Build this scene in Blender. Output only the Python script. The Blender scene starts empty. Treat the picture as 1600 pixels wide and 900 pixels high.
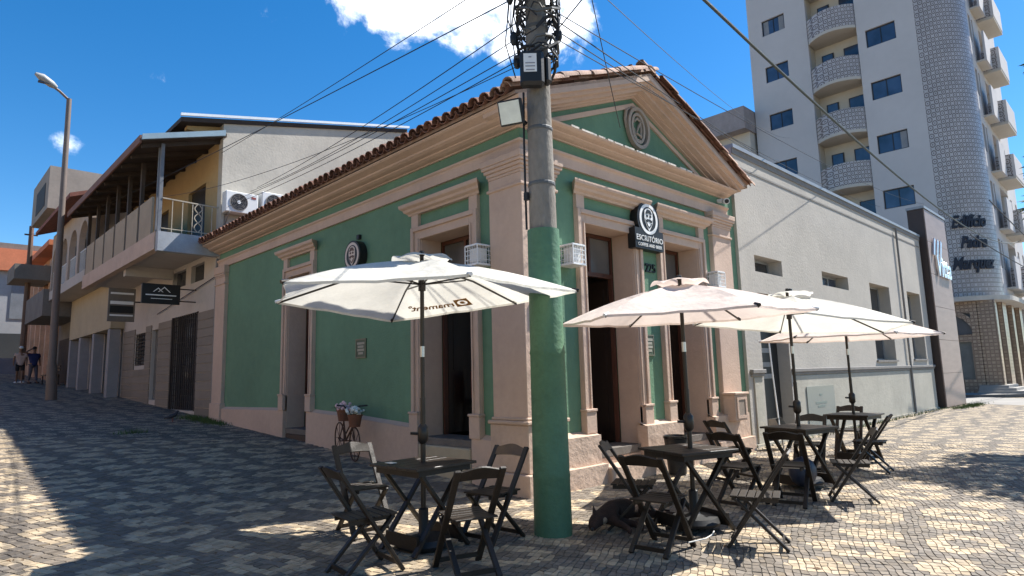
import bpy, bmesh, math, random
import numpy as np
from mathutils import Vector, Matrix, Euler
random.seed(7); RNG = np.random.default_rng(7)
S = bpy.context.scene
COL = S.collection
PI = math.pi
rad = math.radians

# ------------------------------------------------------------------ camera
cam = bpy.data.objects.new('camera', bpy.data.cameras.new('camera')); COL.objects.link(cam)
CAM = Vector((-5.8223, -5.7867, 1.5))
yaw, pit, rol = rad(45.911), rad(7.943), rad(-1.523)
fw = Vector((math.cos(yaw)*math.cos(pit), math.sin(yaw)*math.cos(pit), math.sin(pit)))
rt = Vector((math.sin(yaw), -math.cos(yaw), 0)); up = rt.cross(fw)
r2 = rt*math.cos(rol)+up*math.sin(rol); u2 = -rt*math.sin(rol)+up*math.cos(rol)
cam.matrix_world = Matrix(((r2.x, u2.x, -fw.x, CAM.x), (r2.y, u2.y, -fw.y, CAM.y), (r2.z, u2.z, -fw.z, CAM.z), (0, 0, 0, 1)))
cam.data.sensor_width = 36; cam.data.lens = 36*984.6/1600
cam.data.clip_start = .05; cam.data.clip_end = 2000
S.camera = cam

# ------------------------------------------------------------------ sun + sky
SUN = Vector((.775, -.235, 1.0)).normalized()          # direction towards the sun
sl = bpy.data.lights.new('sun', 'SUN'); sl.energy = 5.0; sl.angle = rad(.5); sl.color = (1, .965, .91)
so = bpy.data.objects.new('sun', sl); COL.objects.link(so)
so.rotation_euler = SUN.to_track_quat('Z', 'Y').to_euler()
W = bpy.data.worlds.new('World'); S.world = W; W.use_nodes = True
wn, wl = W.node_tree.nodes, W.node_tree.links
wn.clear()
wo = wn.new('ShaderNodeOutputWorld'); bg = wn.new('ShaderNodeBackground'); sky = wn.new('ShaderNodeTexSky')
sky.sky_type = 'NISHITA'; sky.sun_disc = False
sky.sun_elevation = math.asin(SUN.z); sky.sun_rotation = math.atan2(SUN.x, SUN.y)
sky.altitude = 800; sky.air_density = 1.0; sky.dust_density = .25; sky.ozone_density = 1.9
bg.inputs['Strength'].default_value = .088
tc = wn.new('ShaderNodeTexCoord')
def wmath(op, a, b=None, clamp=False):
    n = wn.new('ShaderNodeMath'); n.operation = op; n.use_clamp = clamp
    for i, q in enumerate((a, b)):
        if q is None: continue
        if isinstance(q, (int, float)): n.inputs[i].default_value = q
        else: wl.new(q, n.inputs[i])
    return n.outputs[0]
hs = wn.new('ShaderNodeHueSaturation'); hs.inputs['Saturation'].default_value = 1.4
wl.new(sky.outputs[0], hs.inputs['Color'])
nz = wn.new('ShaderNodeTexNoise'); nz.inputs['Scale'].default_value = 11; nz.inputs['Detail'].default_value = 9; nz.inputs['Roughness'].default_value = .62
nz.inputs['Distortion'].default_value = .3
wl.new(tc.outputs['Generated'], nz.inputs['Vector'])
def pix_dir(x, y): return (fw*984.6+r2*(x-800)-u2*(y-450)).normalized()
tot = None
for (px, py, rx, amp) in ((650, -15, .20, .98), (745, -5, .20, 1.08), (835, 15, .17, 1.05), (560, -15, .13, .8), (900, 15, .09, .75),
                          (800, 75, .09, .85), (428, 25, .045, .50), (95, 222, .055, .60), (238, 120, .04, .42), (160, 160, .035, .40)):
    d = pix_dir(px, py)
    vm = wn.new('ShaderNodeVectorMath'); vm.operation = 'SUBTRACT'; wl.new(tc.outputs['Generated'], vm.inputs[0]); vm.inputs[1].default_value = d
    sc_ = wn.new('ShaderNodeVectorMath'); sc_.operation = 'MULTIPLY'; wl.new(vm.outputs[0], sc_.inputs[0]); sc_.inputs[1].default_value = (1, 1, 1.55)
    ln = wn.new('ShaderNodeVectorMath'); ln.operation = 'LENGTH'; wl.new(sc_.outputs[0], ln.inputs[0])
    mr = wn.new('ShaderNodeMapRange'); mr.interpolation_type = 'SMOOTHSTEP'
    mr.inputs['From Min'].default_value = rx; mr.inputs['From Max'].default_value = 0
    mr.inputs['To Min'].default_value = 0; mr.inputs['To Max'].default_value = amp
    wl.new(ln.outputs['Value'], mr.inputs['Value'])
    tot = mr.outputs[0] if tot is None else wmath('MAXIMUM', tot, mr.outputs[0])
cl = wmath('ADD', tot, wmath('MULTIPLY', wmath('SUBTRACT', nz.outputs['Fac'], .5), 2.5))
cm = wn.new('ShaderNodeMapRange'); cm.interpolation_type = 'SMOOTHSTEP'
cm.inputs['From Min'].default_value = .38; cm.inputs['From Max'].default_value = 1.05; wl.new(cl, cm.inputs['Value'])
cf = wmath('MULTIPLY', cm.outputs[0], wmath('MINIMUM', wmath('MULTIPLY', tot, 3), 1))
mx = wn.new('ShaderNodeMix'); mx.data_type = 'RGBA'
wl.new(cf, mx.inputs['Factor']); wl.new(hs.outputs[0], mx.inputs['A']); mx.inputs['B'].default_value = (13.5, 13.8, 14.2, 1)
wl.new(mx.outputs['Result'], bg.inputs['Color']); wl.new(bg.outputs[0], wo.inputs['Surface'])
S.view_settings.view_transform = 'Standard'; S.view_settings.look = 'None'; S.view_settings.gamma = 1
S.view_settings.exposure = 1.12
try: S.view_settings.use_curve_mapping = False
except Exception: pass
S.cycles.max_bounces = 8
try: S.cycles.use_denoising = True
except Exception: pass

# ------------------------------------------------------------------ materials
def nodes_of(m):
    m.use_nodes = True
    nt = m.node_tree
    return nt, nt.nodes, nt.links, nt.nodes['Principled BSDF']
def mathn(nt, op, a, b=None, c=None):
    n = nt.nodes.new('ShaderNodeMath'); n.operation = op
    for i, q in enumerate((a, b, c)):
        if q is None: continue
        if isinstance(q, (int, float)): n.inputs[i].default_value = q
        else: nt.links.new(q, n.inputs[i])
    return n.outputs[0]
def ramp(nt, fac, c0, c1, a=0., b=1.):
    n = nt.nodes.new('ShaderNodeMix'); n.data_type = 'RGBA'
    mr = nt.nodes.new('ShaderNodeMapRange'); mr.inputs['From Min'].default_value = a; mr.inputs['From Max'].default_value = b
    nt.links.new(fac, mr.inputs['Value']); nt.links.new(mr.outputs[0], n.inputs['Factor'])
    for k, c in (('A', c0), ('B', c1)):
        if isinstance(c, tuple): n.inputs[k].default_value = (*c[:3], 1)
        else: nt.links.new(c, n.inputs[k])
    return n.outputs['Result']
def noise(nt, scale, detail=5, vec=None, rough=.55):
    n = nt.nodes.new('ShaderNodeTexNoise'); n.inputs['Scale'].default_value = scale; n.inputs['Detail'].default_value = detail; n.inputs['Roughness'].default_value = rough
    if vec is not None: nt.links.new(vec, n.inputs['Vector'])
    return n.outputs['Fac']
def objco(nt, scale=(1, 1, 1)):
    t = nt.nodes.new('ShaderNodeTexCoord'); mp = nt.nodes.new('ShaderNodeMapping'); mp.inputs['Scale'].default_value = scale
    nt.links.new(t.outputs['Object'], mp.inputs['Vector']); return mp.outputs[0]
def mul(c, k): return tuple(min(1, q*k) for q in c)
MATS = {}
def M(name, col, rough=.8, var=.14, scale=1.3, bump=.15, bscale=45, metal=0, grime=0, rnd=0, stretch=(1, 1, 1), spec=.4, dcol=None):
    if name in MATS: return MATS[name]
    if not (metal or name.startswith(('white', 'sign', 'emblem', 'flood', 'faded', 'pink', 'tower', 'street', 'label'))): col = mul(col, .78); dcol = mul(dcol, .78) if dcol else None
    m = bpy.data.materials.new(name); nt, N, L, P = nodes_of(m)
    v = objco(nt, stretch)
    a = noise(nt, scale, 6, v, .6); b = noise(nt, scale*9, 4, v)
    c = ramp(nt, mathn(nt, 'ADD', mathn(nt, 'MULTIPLY', a, .7), mathn(nt, 'MULTIPLY', b, .3)), mul(col, 1-var*1.6), mul(col, 1+var*1.6), .3, .7)
    if grime:
        vs = objco(nt, (2.2, 2.2, .35)); g = noise(nt, 1.6, 7, vs, .65)
        c = ramp(nt, g, c, dcol or mul(col, .55), .56, .56+.5/max(grime, .1))
    if rnd:
        oi = nt.nodes.new('ShaderNodeObjectInfo'); hsv = nt.nodes.new('ShaderNodeHueSaturation')
        L.new(mathn(nt, 'ADD', mathn(nt, 'MULTIPLY', oi.outputs['Random'], 2*rnd), 1-rnd), hsv.inputs['Value']); L.new(c, hsv.inputs['Color']); c = hsv.outputs[0]
    L.new(c, P.inputs['Base Color'])
    P.inputs['Roughness'].default_value = rough; P.inputs['Metallic'].default_value = metal
    P.inputs['Specular IOR Level'].default_value = spec
    if bump:
        bn = nt.nodes.new('ShaderNodeBump'); bn.inputs['Strength'].default_value = bump; bn.inputs['Distance'].default_value = .02
        L.new(mathn(nt, 'ADD', noise(nt, bscale, 5, v), mathn(nt, 'MULTIPLY', a, 1.5)), bn.inputs['Height']); L.new(bn.outputs[0], P.inputs['Normal'])
    MATS[name] = m; return m
GREEN = M('green_painted_plaster', (.150, .280, .172), .8, .12, .6, .35, 26, grime=.75, dcol=(.118, .205, .115))
CREAM = M('cream_painted_stucco', (.65, .472, .362), .82, .08, 1.1, .3, 30, grime=.45, dcol=(.42, .32, .25))
PLINTH = M('rough_cream_plinth', (.62, .455, .345), .88, .10, 1.6, .8, 9, grime=.4, dcol=(.38, .29, .23))
PEEL = M('peeling_white_paint', (.72, .66, .58), .85, .25, 6, .3, 40)
TILE = M('terracotta_tile', (.22, .105, .07), .85, .30, 5, .3, 50, rnd=.35, grime=.7, dcol=(.10, .075, .06))
TILE_LIME = M('mortar_smeared_tile', (.42, .27, .20), .88, .30, 5, .4, 40, rnd=.3)
DARKWOOD = M('dark_varnished_wood', (.028, .016, .011), .42, .3, 4, .08, 60, stretch=(1, 1, .15), spec=.5)
REDWOOD = M('reddish_door_wood', (.10, .035, .02), .5, .2, 4, .1, 60, stretch=(1, 1, .2))
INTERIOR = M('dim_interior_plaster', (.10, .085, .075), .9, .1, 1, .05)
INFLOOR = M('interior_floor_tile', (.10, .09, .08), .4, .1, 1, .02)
GREYWALL = M('pale_grey_render', (.54, .495, .43), .88, .08, .8, .35, 18, grime=.8, dcol=(.40, .36, .305))
DADO = M('weathered_dado_render', (.52, .485, .40), .88, .1, .9, .35, 20, grime=.8, dcol=(.30, .285, .22))
GREYTRIM = M('grey_trim', (.27, .25, .23), .8, .1, 2, .2)
METALGREY = M('galvanised_coping', (.30, .31, .32), .5, .1, 2, .05, metal=.4)
REVEAL = M('taupe_reveal', (.30, .265, .225), .85, .08, 1, .15)
PILLARBROWN = M('brown_cladding_panel', (.40, .30, .255), .5, .09, 2, .05, 30, stretch=(.6, .6, 3))
DARKBROWN = M('dark_brown_side', (.07, .045, .036), .5, .1, 2, .05)
CHROME = M('polished_steel', (.85, .85, .85), .38, .03, 3, 0, metal=1)
TOWERWALL = M('tower_white_paint', (.50, .48, .475), .8, .04, .3, .08, 10, grime=.15, dcol=(.55, .52, .5))
TOWERCREAM = M('tower_cream_paint', (.50, .46, .40), .8, .05, .5, .08, 10)
CONCRETE = M('weathered_concrete', (.25, .225, .19), .9, .2, 3, .5, 24, grime=1.2, dcol=(.09, .08, .07), stretch=(1, 1, .5))
POLEGREEN = M('green_pole_paint', (.085, .195, .11), .6, .14, 2.5, .5, 14, grime=.6, dcol=(.042, .095, .05))
BLACKPLASTIC = M('black_plastic', (.018, .018, .018), .5, .1, 5, .05)
CABLEBLACK = M('cable_sheath', (.025, .025, .027), .6, .1, 5, 0)
CABLEGREY = M('weathered_cable', (.12, .125, .125), .6, .1, 5, 0)
WHITEPAINT = M('white_paint', (.74, .73, .70), .5, .05, 3, .05)
WHITEMETAL = M('white_enamel_metal', (.72, .72, .71), .45, .04, 3, .02)
SIGNBLACK = M('sign_black', (.012, .012, .012), .45, .1, 3, .02)
SIGNWHITE = M('sign_white', (.78, .77, .74), .5, .02, 3, 0)
NUMGREEN = M('numeral_dark_green', (.006, .012, .009), .5, .1, 3, 0)
PLAQUE = M('dull_metal_plaque', (.16, .16, .115), .5, .1, 8, .05, metal=.4)
CHAIRWOOD = M('dark_stained_folding_wood', (.026, .018, .012), .5, .28, 7, .12, 70, rnd=.15, spec=.35)
TABLEWOOD = M('dark_stained_table_wood', (.028, .020, .014), .42, .28, 6, .1, 70, rnd=.12, spec=.4)
CRESTWOOD = M('worn_crest_wood', (.12, .07, .035), .42, .2, 7, .1, 70)
UMBPOLE = M('bronze_umbrella_pole', (.035, .03, .026), .35, .1, 4, .02, metal=.5)
STEEL = M('bare_steel', (.5, .5, .5), .3, .05, 4, 0, metal=.9)
RUST = M('rusty_iron', (.075, .035, .02), .75, .3, 12, .2, 60)
POT = M('terracotta_pot', (.22, .09, .05), .8, .15, 6, .1)
PINKFLOWER = M('pink_white_petals', (.72, .47, .47), .8, .3, 20, 0, rnd=.2)
WHITEFLOWER = M('white_petals', (.68, .68, .62), .8, .2, 20, 0)
LEAF = M('leaf_green', (.06, .12, .03), .6, .3, 3, 0)
GRASS = M('weedy_grass', (.09, .14, .035), .8, .3, 5, 0)
BARK = M('bark', (.10, .075, .055), .9, .25, 5, .6, 20, stretch=(1, 1, .3))
OCHRE = M('ochre_wall', (.60, .42, .21), .85, .08, 1, .15, grime=.2)
STAINWALL = M('stained_lime_render', (.60, .55, .47), .9, .1, .7, .3, 16, grime=1.0, dcol=(.44, .39, .33))
HOUSEWHITE = M('house_offwhite', (.58, .52, .46), .85, .07, 1, .15, grime=.3, dcol=(.42, .37, .32))
HOUSECREAM = M('house_cream', (.55, .45, .30), .85, .07, 1, .15, grime=.3)
CLAD = M('taupe_cladding', (.235, .20, .165), .7, .08, 2, .1, rnd=.09)
PANELTAN = M('tan_balcony_panel', (.42, .33, .23), .8, .08, 2, .1, rnd=.06)
BEAMDARK = M('dark_timber', (.06, .042, .032), .8, .2, 4, .2)
BLUEEDGE = M('pale_blue_roof_edge', (.30, .42, .50), .5, .08, 3, .05)
WHITEEDGE = M('white_roof_flashing', (.70, .74, .78), .45, .05, 3, .05)
BLUEGREYPILLAR = M('bluegrey_paint', (.34, .33, .34), .75, .08, 2, .1)
CONCDARK = M('dark_concrete', (.22, .20, .18), .9, .15, 1.2, .3, grime=.6)
ORANGE = M('orange_wall', (.72, .34, .16), .85, .1, 1, .15, grime=.2)
ORANGEROOF = M('orange_fascia', (.70, .24, .12), .85, .12, 1, .15)
ENDGREY = M('far_grey_wall', (.42, .43, .45), .85, .1, .6, .1, grime=.4)
ENDDARK = M('far_dark_wall', (.05, .055, .06), .8, .1, .6, .1)
SHUTTER = M('shutter_grey', (.22, .20, .18), .6, .1, 2, .1)
LAMPGREY = M('streetlamp_paint', (.15, .115, .095), .6, .1, 2, .1)
LAMPHEAD = M('lamp_head_grey', (.36, .37, .37), .45, .06, 3, .03)
DOGFUR = M('dark_brown_fur', (.040, .020, .013), .9, .3, 9, .5, 90)
DOGPATCH = M('pale_fur_patch', (.30, .22, .15), .9, .2, 9, .5, 90)
SKIN = M('skin_brown', (.22, .115, .07), .6, .05, 5, 0)
SHIRTPINK = M('pale_pink_shirt', (.62, .44, .36), .85, .06, 8, .1)
SHIRTBLUE = M('navy_shirt', (.02, .03, .11), .85, .1, 8, .1)
SHORTSDARK = M('dark_shorts', (.02, .018, .02), .85, .1, 8, .1)
JEANS = M('grey_blue_trousers', (.10, .095, .12), .85, .1, 8, .1)
HAIRDARK = M('dark_hair', (.015, .01, .008), .8, .1, 8, .1)
MOSSYGLASS = M('frosted_glass_plaque', (.26, .29, .27), .25, .05, 1, 0)
FADEDTEXT = M('faded_print', (.16, .2, .18), .5, .05, 3, 0)
ROADC = M('pale_concrete_road', (.33, .31, .28), .9, .1, .7, .2, 20, grime=.5)
SIDEWALKC = M('pale_pavement', (.40, .375, .34), .88, .08, 1, .2)
KERBC = M('kerb_stone', (.16, .155, .15), .9, .15, 2, .3)
DARKBOTTLE = M('dark_blue_bag', (.02, .03, .06), .5, .2, 6, .1)
BAMBOO = M('straw_paper', (.7, .68, .62), .8, .05, 6, 0)

def glass(name, col, rough=.06):
    m = bpy.data.materials.new(name); nt, N, L, P = nodes_of(m)
    v = objco(nt); c = ramp(nt, noise(nt, .7, 3, v), mul(col, .6), mul(col, 1.5), .35, .65)
    L.new(c, P.inputs['Base Color']); P.inputs['Roughness'].default_value = rough; P.inputs['Specular IOR Level'].default_value = .7
    MATS[name] = m; return m
GLASSDARK = glass('dark_window_glass', (.03, .034, .04))
GLASSBLUE = glass('blue_window_glass', (.035, .06, .11), .12)
GLASSGREY = glass('dusty_pane', (.10, .095, .09), .25)

def fabric(name, col, tr=.45):
    m = bpy.data.materials.new(name); nt, N, L, P = nodes_of(m)
    v = objco(nt)
    c = ramp(nt, mathn(nt, 'ADD', mathn(nt, 'MULTIPLY', noise(nt, 2.2, 6, v, .65), .8), mathn(nt, 'MULTIPLY', noise(nt, 30, 3, v), .2)), mul(col, .86), mul(col, 1.06), .35, .65)
    L.new(c, P.inputs['Base Color']); P.inputs['Roughness'].default_value = .9; P.inputs['Specular IOR Level'].default_value = .1
    bn = nt.nodes.new('ShaderNodeBump'); bn.inputs['Strength'].default_value = .5; bn.inputs['Distance'].default_value = .05
    L.new(noise(nt, 5, 4, v), bn.inputs['Height']); L.new(bn.outputs[0], P.inputs['Normal'])
    t = N.new('ShaderNodeBsdfTranslucent'); L.new(c, t.inputs['Color'])
    mixs = N.new('ShaderNodeMixShader'); mixs.inputs[0].default_value = tr
    L.new(P.outputs[0], mixs.inputs[1]); L.new(t.outputs[0], mixs.inputs[2])
    L.new(mixs.outputs[0], N['Material Output'].inputs['Surface'])
    MATS[name] = m; return m
FABCREAM = fabric('cream_umbrella_fabric', (.80, .77, .68), .40)
FABPEACH = fabric('peach_umbrella_fabric', (.80, .68, .60), .34)

# mosaic pavement: rows of staggered ovals in dark and light stone
LS, DS = (.375, .302, .21), (.162, .138, .112)
def is_light(x, y):
    a = rad(38); u = (x*math.cos(a)-y*math.sin(a)*-1)/1.0; w = (-x*math.sin(a)+y*math.cos(a))
    u = x*math.cos(rad(-40))+y*math.sin(rad(-40)); w = -x*math.sin(rad(-40))+y*math.cos(rad(-40))
    u = u+.11*math.sin(3.1*w); w = w*1.0+.09*math.sin(2.7*u)
    def dd(ou, ow):
        pu = (u/1.02-ou) % 1.0-.5; pw = (w/1.02-ow) % 1.0-.5
        return math.hypot(pu*1.02*.80, pw*1.02*1.1)
    da, db = dd(0, 0), dd(.5, .5)
    return (.14 < da < .306) or db < .217
def mosaic_material():
    m = bpy.data.materials.new('mosaic_stone_ground'); nt, N, L, P = nodes_of(m)
    v = objco(nt)
    wob = N.new('ShaderNodeTexNoise'); wob.inputs['Scale'].default_value = 3; L.new(v, wob.inputs['Vector'])
    vo = N.new('ShaderNodeTexVoronoi'); vo.voronoi_dimensions = '2D'; vo.inputs['Scale'].default_value = 14.5; vo.inputs['Randomness'].default_value = .75; L.new(v, vo.inputs['Vector'])
    ve = N.new('ShaderNodeTexVoronoi'); ve.voronoi_dimensions = '2D'; ve.feature = 'DISTANCE_TO_EDGE'; ve.inputs['Scale'].default_value = 14.5; ve.inputs['Randomness'].default_value = .75; L.new(v, ve.inputs['Vector'])
    sp = N.new('ShaderNodeSeparateXYZ'); L.new(vo.outputs['Position'], sp.inputs[0])
    X, Y = sp.outputs[0], sp.outputs[1]
    mt = lambda *a: mathn(nt, *a)
    c, s = math.cos(rad(-40)), math.sin(rad(-40))
    u = mt('ADD', mt('MULTIPLY', X, c), mt('MULTIPLY', Y, s)); w = mt('ADD', mt('MULTIPLY', X, -s), mt('MULTIPLY', Y, c))
    u = mt('ADD', u, mt('MULTIPLY', mt('SINE', mt('MULTIPLY', w, 3.1)), .11)); w = mt('ADD', w, mt('MULTIPLY', mt('SINE', mt('MULTIPLY', u, 2.7)), .09))
    def dd(ou, ow):
        pu = mt('MULTIPLY', mt('SUBTRACT', mt('FLOORED_MODULO', mt('SUBTRACT', mt('DIVIDE', u, 1.02), ou), 1.0), .5), .816)
        pw = mt('MULTIPLY', mt('SUBTRACT', mt('FLOORED_MODULO', mt('SUBTRACT', mt('DIVIDE', w, 1.02), ow), 1.0), .5), 1.122)
        return mt('SQRT', mt('ADD', mt('MULTIPLY', pu, pu), mt('MULTIPLY', pw, pw)))
    da, db = dd(0, 0), dd(.5, .5)
    band = lambda q, a, b: mt('MULTIPLY', mt('GREATER_THAN', q, a), mt('LESS_THAN', q, b))
    fac = mt('MAXIMUM', band(da, .14, .306), mt('LESS_THAN', db, .217))
    sc = N.new('ShaderNodeSeparateColor'); L.new(vo.outputs['Color'], sc.inputs[0])
    li = ramp(nt, sc.outputs[0], mul(LS, .72), mul(LS, 1.18)); dk = ramp(nt, sc.outputs[0], mul(DS, .7), mul(DS, 1.3))
    col = ramp(nt, fac, dk, li)
    col = ramp(nt, ve.outputs['Distance'], (.045, .042, .036), col, .02, .10)
    dirt = noise(nt, .5, 6, v, .65)
    hsv = N.new('ShaderNodeHueSaturation'); L.new(col, hsv.inputs['Color']); L.new(mt('ADD', mt('MULTIPLY', dirt, .7), .62), hsv.inputs['Value'])
    L.new(hsv.outputs[0], P.inputs['Base Color']); P.inputs['Roughness'].default_value = .82; P.inputs['Specular IOR Level'].default_value = .25
    bn = N.new('ShaderNodeBump'); bn.inputs['Strength'].default_value = .5; bn.inputs['Distance'].default_value = .012
    h = mt('MINIMUM', mt('MULTIPLY', ve.outputs['Distance'], 6), .8)
    L.new(mt('ADD', h, mt('MULTIPLY', sc.outputs[1], .5)), bn.inputs['Height']); L.new(bn.outputs[0], P.inputs['Normal'])
    return m
MOSAIC = mosaic_material()
def stone_mat(name, attr):
    m = bpy.data.materials.new(name); nt, N, L, P = nodes_of(m)
    at = N.new('ShaderNodeAttribute'); at.attribute_name = 'stone_tint'
    v = objco(nt)
    hsv = N.new('ShaderNodeHueSaturation'); L.new(at.outputs['Color'], hsv.inputs['Color'])
    k = mathn(nt, 'ADD', mathn(nt, 'MULTIPLY', noise(nt, 26, 4, v), .5), mathn(nt, 'MULTIPLY', noise(nt, .5, 6, v, .65), .7))
    L.new(mathn(nt, 'ADD', k, .40), hsv.inputs['Value'])
    L.new(hsv.outputs[0], P.inputs['Base Color']); P.inputs['Roughness'].default_value = .7; P.inputs['Specular IOR Level'].default_value = .3
    bn = N.new('ShaderNodeBump'); bn.inputs['Strength'].default_value = .3; bn.inputs['Distance'].default_value = .006
    L.new(noise(nt, 60, 3, v), bn.inputs['Height']); L.new(bn.outputs[0], P.inputs['Normal'])
    return m
STONE = stone_mat('worn_mosaic_stone', 1)
MORTAR = M('dirty_sand_joint', (.06, .055, .046), .95, .2, 8, .3)

def tower_tile(name, light, dark, per):
    m = bpy.data.materials.new(name); nt, N, L, P = nodes_of(m)
    v = objco(nt); sp = N.new('ShaderNodeSeparateXYZ'); L.new(v, sp.inputs[0])
    mt = lambda *a: mathn(nt, *a)
    h = mt('SUBTRACT', sp.outputs[0], sp.outputs[1]); z = sp.outputs[2]
    def frac(q, o):
        g = mt('SUBTRACT', mt('FLOORED_MODULO', mt('ADD', mt('DIVIDE', q, per), o), 1.0), .5); return mt('MULTIPLY', g, g)
    a = mt('SQRT', mt('ADD', frac(h, 0), mt('MULTIPLY', frac(z, 0), .8))); b = mt('SQRT', mt('ADD', frac(h, .5), mt('MULTIPLY', frac(z, .5), .8)))
    q = mt('MINIMUM', a, b)
    rg = mt('ADD', mt('LESS_THAN', q, .08), mt('MULTIPLY', mt('GREATER_THAN', q, .19), mt('LESS_THAN', q, .31)))
    n = noise(nt, 1.2, 5, v)
    c = ramp(nt, mt('MINIMUM', rg, 1.0), light, dark)
    hsv = N.new('ShaderNodeHueSaturation'); L.new(c, hsv.inputs['Color']); L.new(mt('ADD', mt('MULTIPLY', n, .5), .75), hsv.inputs['Value'])
    L.new(hsv.outputs[0], P.inputs['Base Color']); P.inputs['Roughness'].default_value = .35
    return m
TOWERTILE = tower_tile('patterned_tower_tile', (.44, .41, .40), (.17, .14, .13), .44)
BASETILE = tower_tile('patterned_base_tile', (.44, .33, .23), (.11, .06, .04), .34)

# ------------------------------------------------------------------ geometry helpers
class MB:
    def __init__(s): s.v = []; s.f = []
    def add(s, vs, fs):
        o = len(s.v); s.v += [tuple(v) for v in vs]; s.f += [tuple(i+o for i in f) for f in fs]; return s
    def bx(s, x0, x1, y0, y1, z0, z1):
        return s.add([(x0, y0, z0), (x1, y0, z0), (x1, y1, z0), (x0, y1, z0), (x0, y0, z1), (x1, y0, z1), (x1, y1, z1), (x0, y1, z1)],
                     [(0, 3, 2, 1), (4, 5, 6, 7), (0, 1, 5, 4), (1, 2, 6, 5), (2, 3, 7, 6), (3, 0, 4, 7)])
    def bar(s, a, b, w, h, upv=(0, 0, 1)):      # rectangular bar from a to b, width w, height h
        a, b = Vector(a), Vector(b); d = (b-a).normalized(); u = Vector(upv)
        if abs(d.dot(u)) > .98: u = Vector((1, 0, 0))
        si = d.cross(u).normalized(); u = si.cross(d).normalized()
        vs = [p+si*(w/2*i)+u*(h/2*j) for p in (a, b) for i, j in ((-1, -1), (1, -1), (1, 1), (-1, 1))]
        return s.add(vs, [(0, 1, 2, 3), (7, 6, 5, 4), (0, 4, 5, 1), (1, 5, 6, 2), (2, 6, 7, 3), (3, 7, 4, 0)])
    def tube(s, pts, r, n=8):
        pts = [Vector(p) for p in pts]; rs = r if isinstance(r, (list, tuple)) else [r]*len(pts)
        vs = []; pu = None
        for i, p in enumerate(pts):
            d = (pts[min(i+1, len(pts)-1)]-pts[max(i-1, 0)]).normalized()
            u = pu if pu is not None else (Vector((0, 0, 1)) if abs(d.z) < .9 else Vector((1, 0, 0)))
            u = (u-d*u.dot(d)).normalized(); pu = u; w = d.cross(u)
            vs += [p+(u*math.cos(2*PI*k/n)+w*math.sin(2*PI*k/n))*rs[i] for k in range(n)]
        m = len(pts)
        fs = [(i*n+k, i*n+(k+1) % n, (i+1)*n+(k+1) % n, (i+1)*n+k) for i in range(m-1) for k in range(n)]
        fs += [tuple(range(n-1, -1, -1)), tuple((m-1)*n+k for k in range(n))]
        return s.add(vs, fs)
    def prism(s, poly, vec):
        n = len(poly); v = Vector(vec); a = [Vector(p) for p in poly]
        return s.add(a+[p+v for p in a], [tuple(range(n-1, -1, -1)), tuple(range(n, 2*n))]+[(i, (i+1) % n, n+(i+1) % n, n+i) for i in range(n)])
    def ring(s, outer, inner, vec):             # hollow plate between two loops of equal length
        n = len(outer); v = Vector(vec); o = [Vector(p) for p in outer]; i_ = [Vector(p) for p in inner]
        vs = o+i_+[p+v for p in o]+[p+v for p in i_]; fs = []
        for k in range(n):
            q = (k+1) % n
            fs += [(k, q, n+q, n+k), (2*n+k, 3*n+k, 3*n+q, 2*n+q), (k, 2*n+k, 2*n+q, q), (n+k, n+q, 3*n+q, 3*n+k)]
        return s.add(vs, fs)
    def lathe(s, prof, n=16, c=(0, 0, 0)):
        vs = [(c[0]+r*math.cos(2*PI*k/n), c[1]+r*math.sin(2*PI*k/n), c[2]+z) for r, z in prof for k in range(n)]
        m = len(prof)
        fs = [(i*n+k, i*n+(k+1) % n, (i+1)*n+(k+1) % n, (i+1)*n+k) for i in range(m-1) for k in range(n)]
        fs += [tuple(range(n-1, -1, -1)), tuple((m-1)*n+k for k in range(n))]
        return s.add(vs, fs)
    def ball(s, c, r, n=8, sq=(1, 1, 1)):
        vs = []; m = n//2+1
        for i in range(1, m):
            t = PI*i/m
            vs += [(c[0]+sq[0]*r*math.sin(t)*math.cos(2*PI*k/n), c[1]+sq[1]*r*math.sin(t)*math.sin(2*PI*k/n), c[2]+sq[2]*r*math.cos(t)) for k in range(n)]
        b = len(vs); vs += [(c[0], c[1], c[2]+sq[2]*r), (c[0], c[1], c[2]-sq[2]*r)]
        fs = [(i*n+k, (i+1)*n+k, (i+1)*n+(k+1) % n, i*n+(k+1) % n) for i in range(m-2) for k in range(n)]
        fs += [(b, k, (k+1) % n) for k in range(n)]+[(b+1, (m-2)*n+(k+1) % n, (m-2)*n+k) for k in range(n)]
        return s.add(vs, fs)
    def mesh(s, name, bevel=0, smooth=False):
        me = bpy.data.meshes.new(name); me.from_pydata(s.v, [], s.f)
        bm = bmesh.new(); bm.from_mesh(me)
        bmesh.ops.recalc_face_normals(bm, faces=bm.faces)
        if bevel:
            es = [e for e in bm.edges if len(e.link_faces) == 2 and e.calc_face_angle(0) > .6]
            bmesh.ops.bevel(bm, geom=es, offset=bevel, segments=1, affect='EDGES', profile=.5, clamp_overlap=True)
        bm.to_mesh(me); bm.free()
        if smooth:
            me.polygons.foreach_set('use_smooth', [True]*len(me.polygons))
            try: me.set_sharp_from_angle(angle=rad(40))
            except Exception: pass
        return me
    def build(s, name, mat, parent=None, bevel=0, smooth=False, label=None):
        me = s.mesh(name, bevel, smooth); me.materials.append(mat)
        return link(name, me, parent, label)
def wloc(o):
    v = Vector((0, 0, 0))
    while o is not None: v = v+o.location; o = o.parent
    return v
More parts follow.
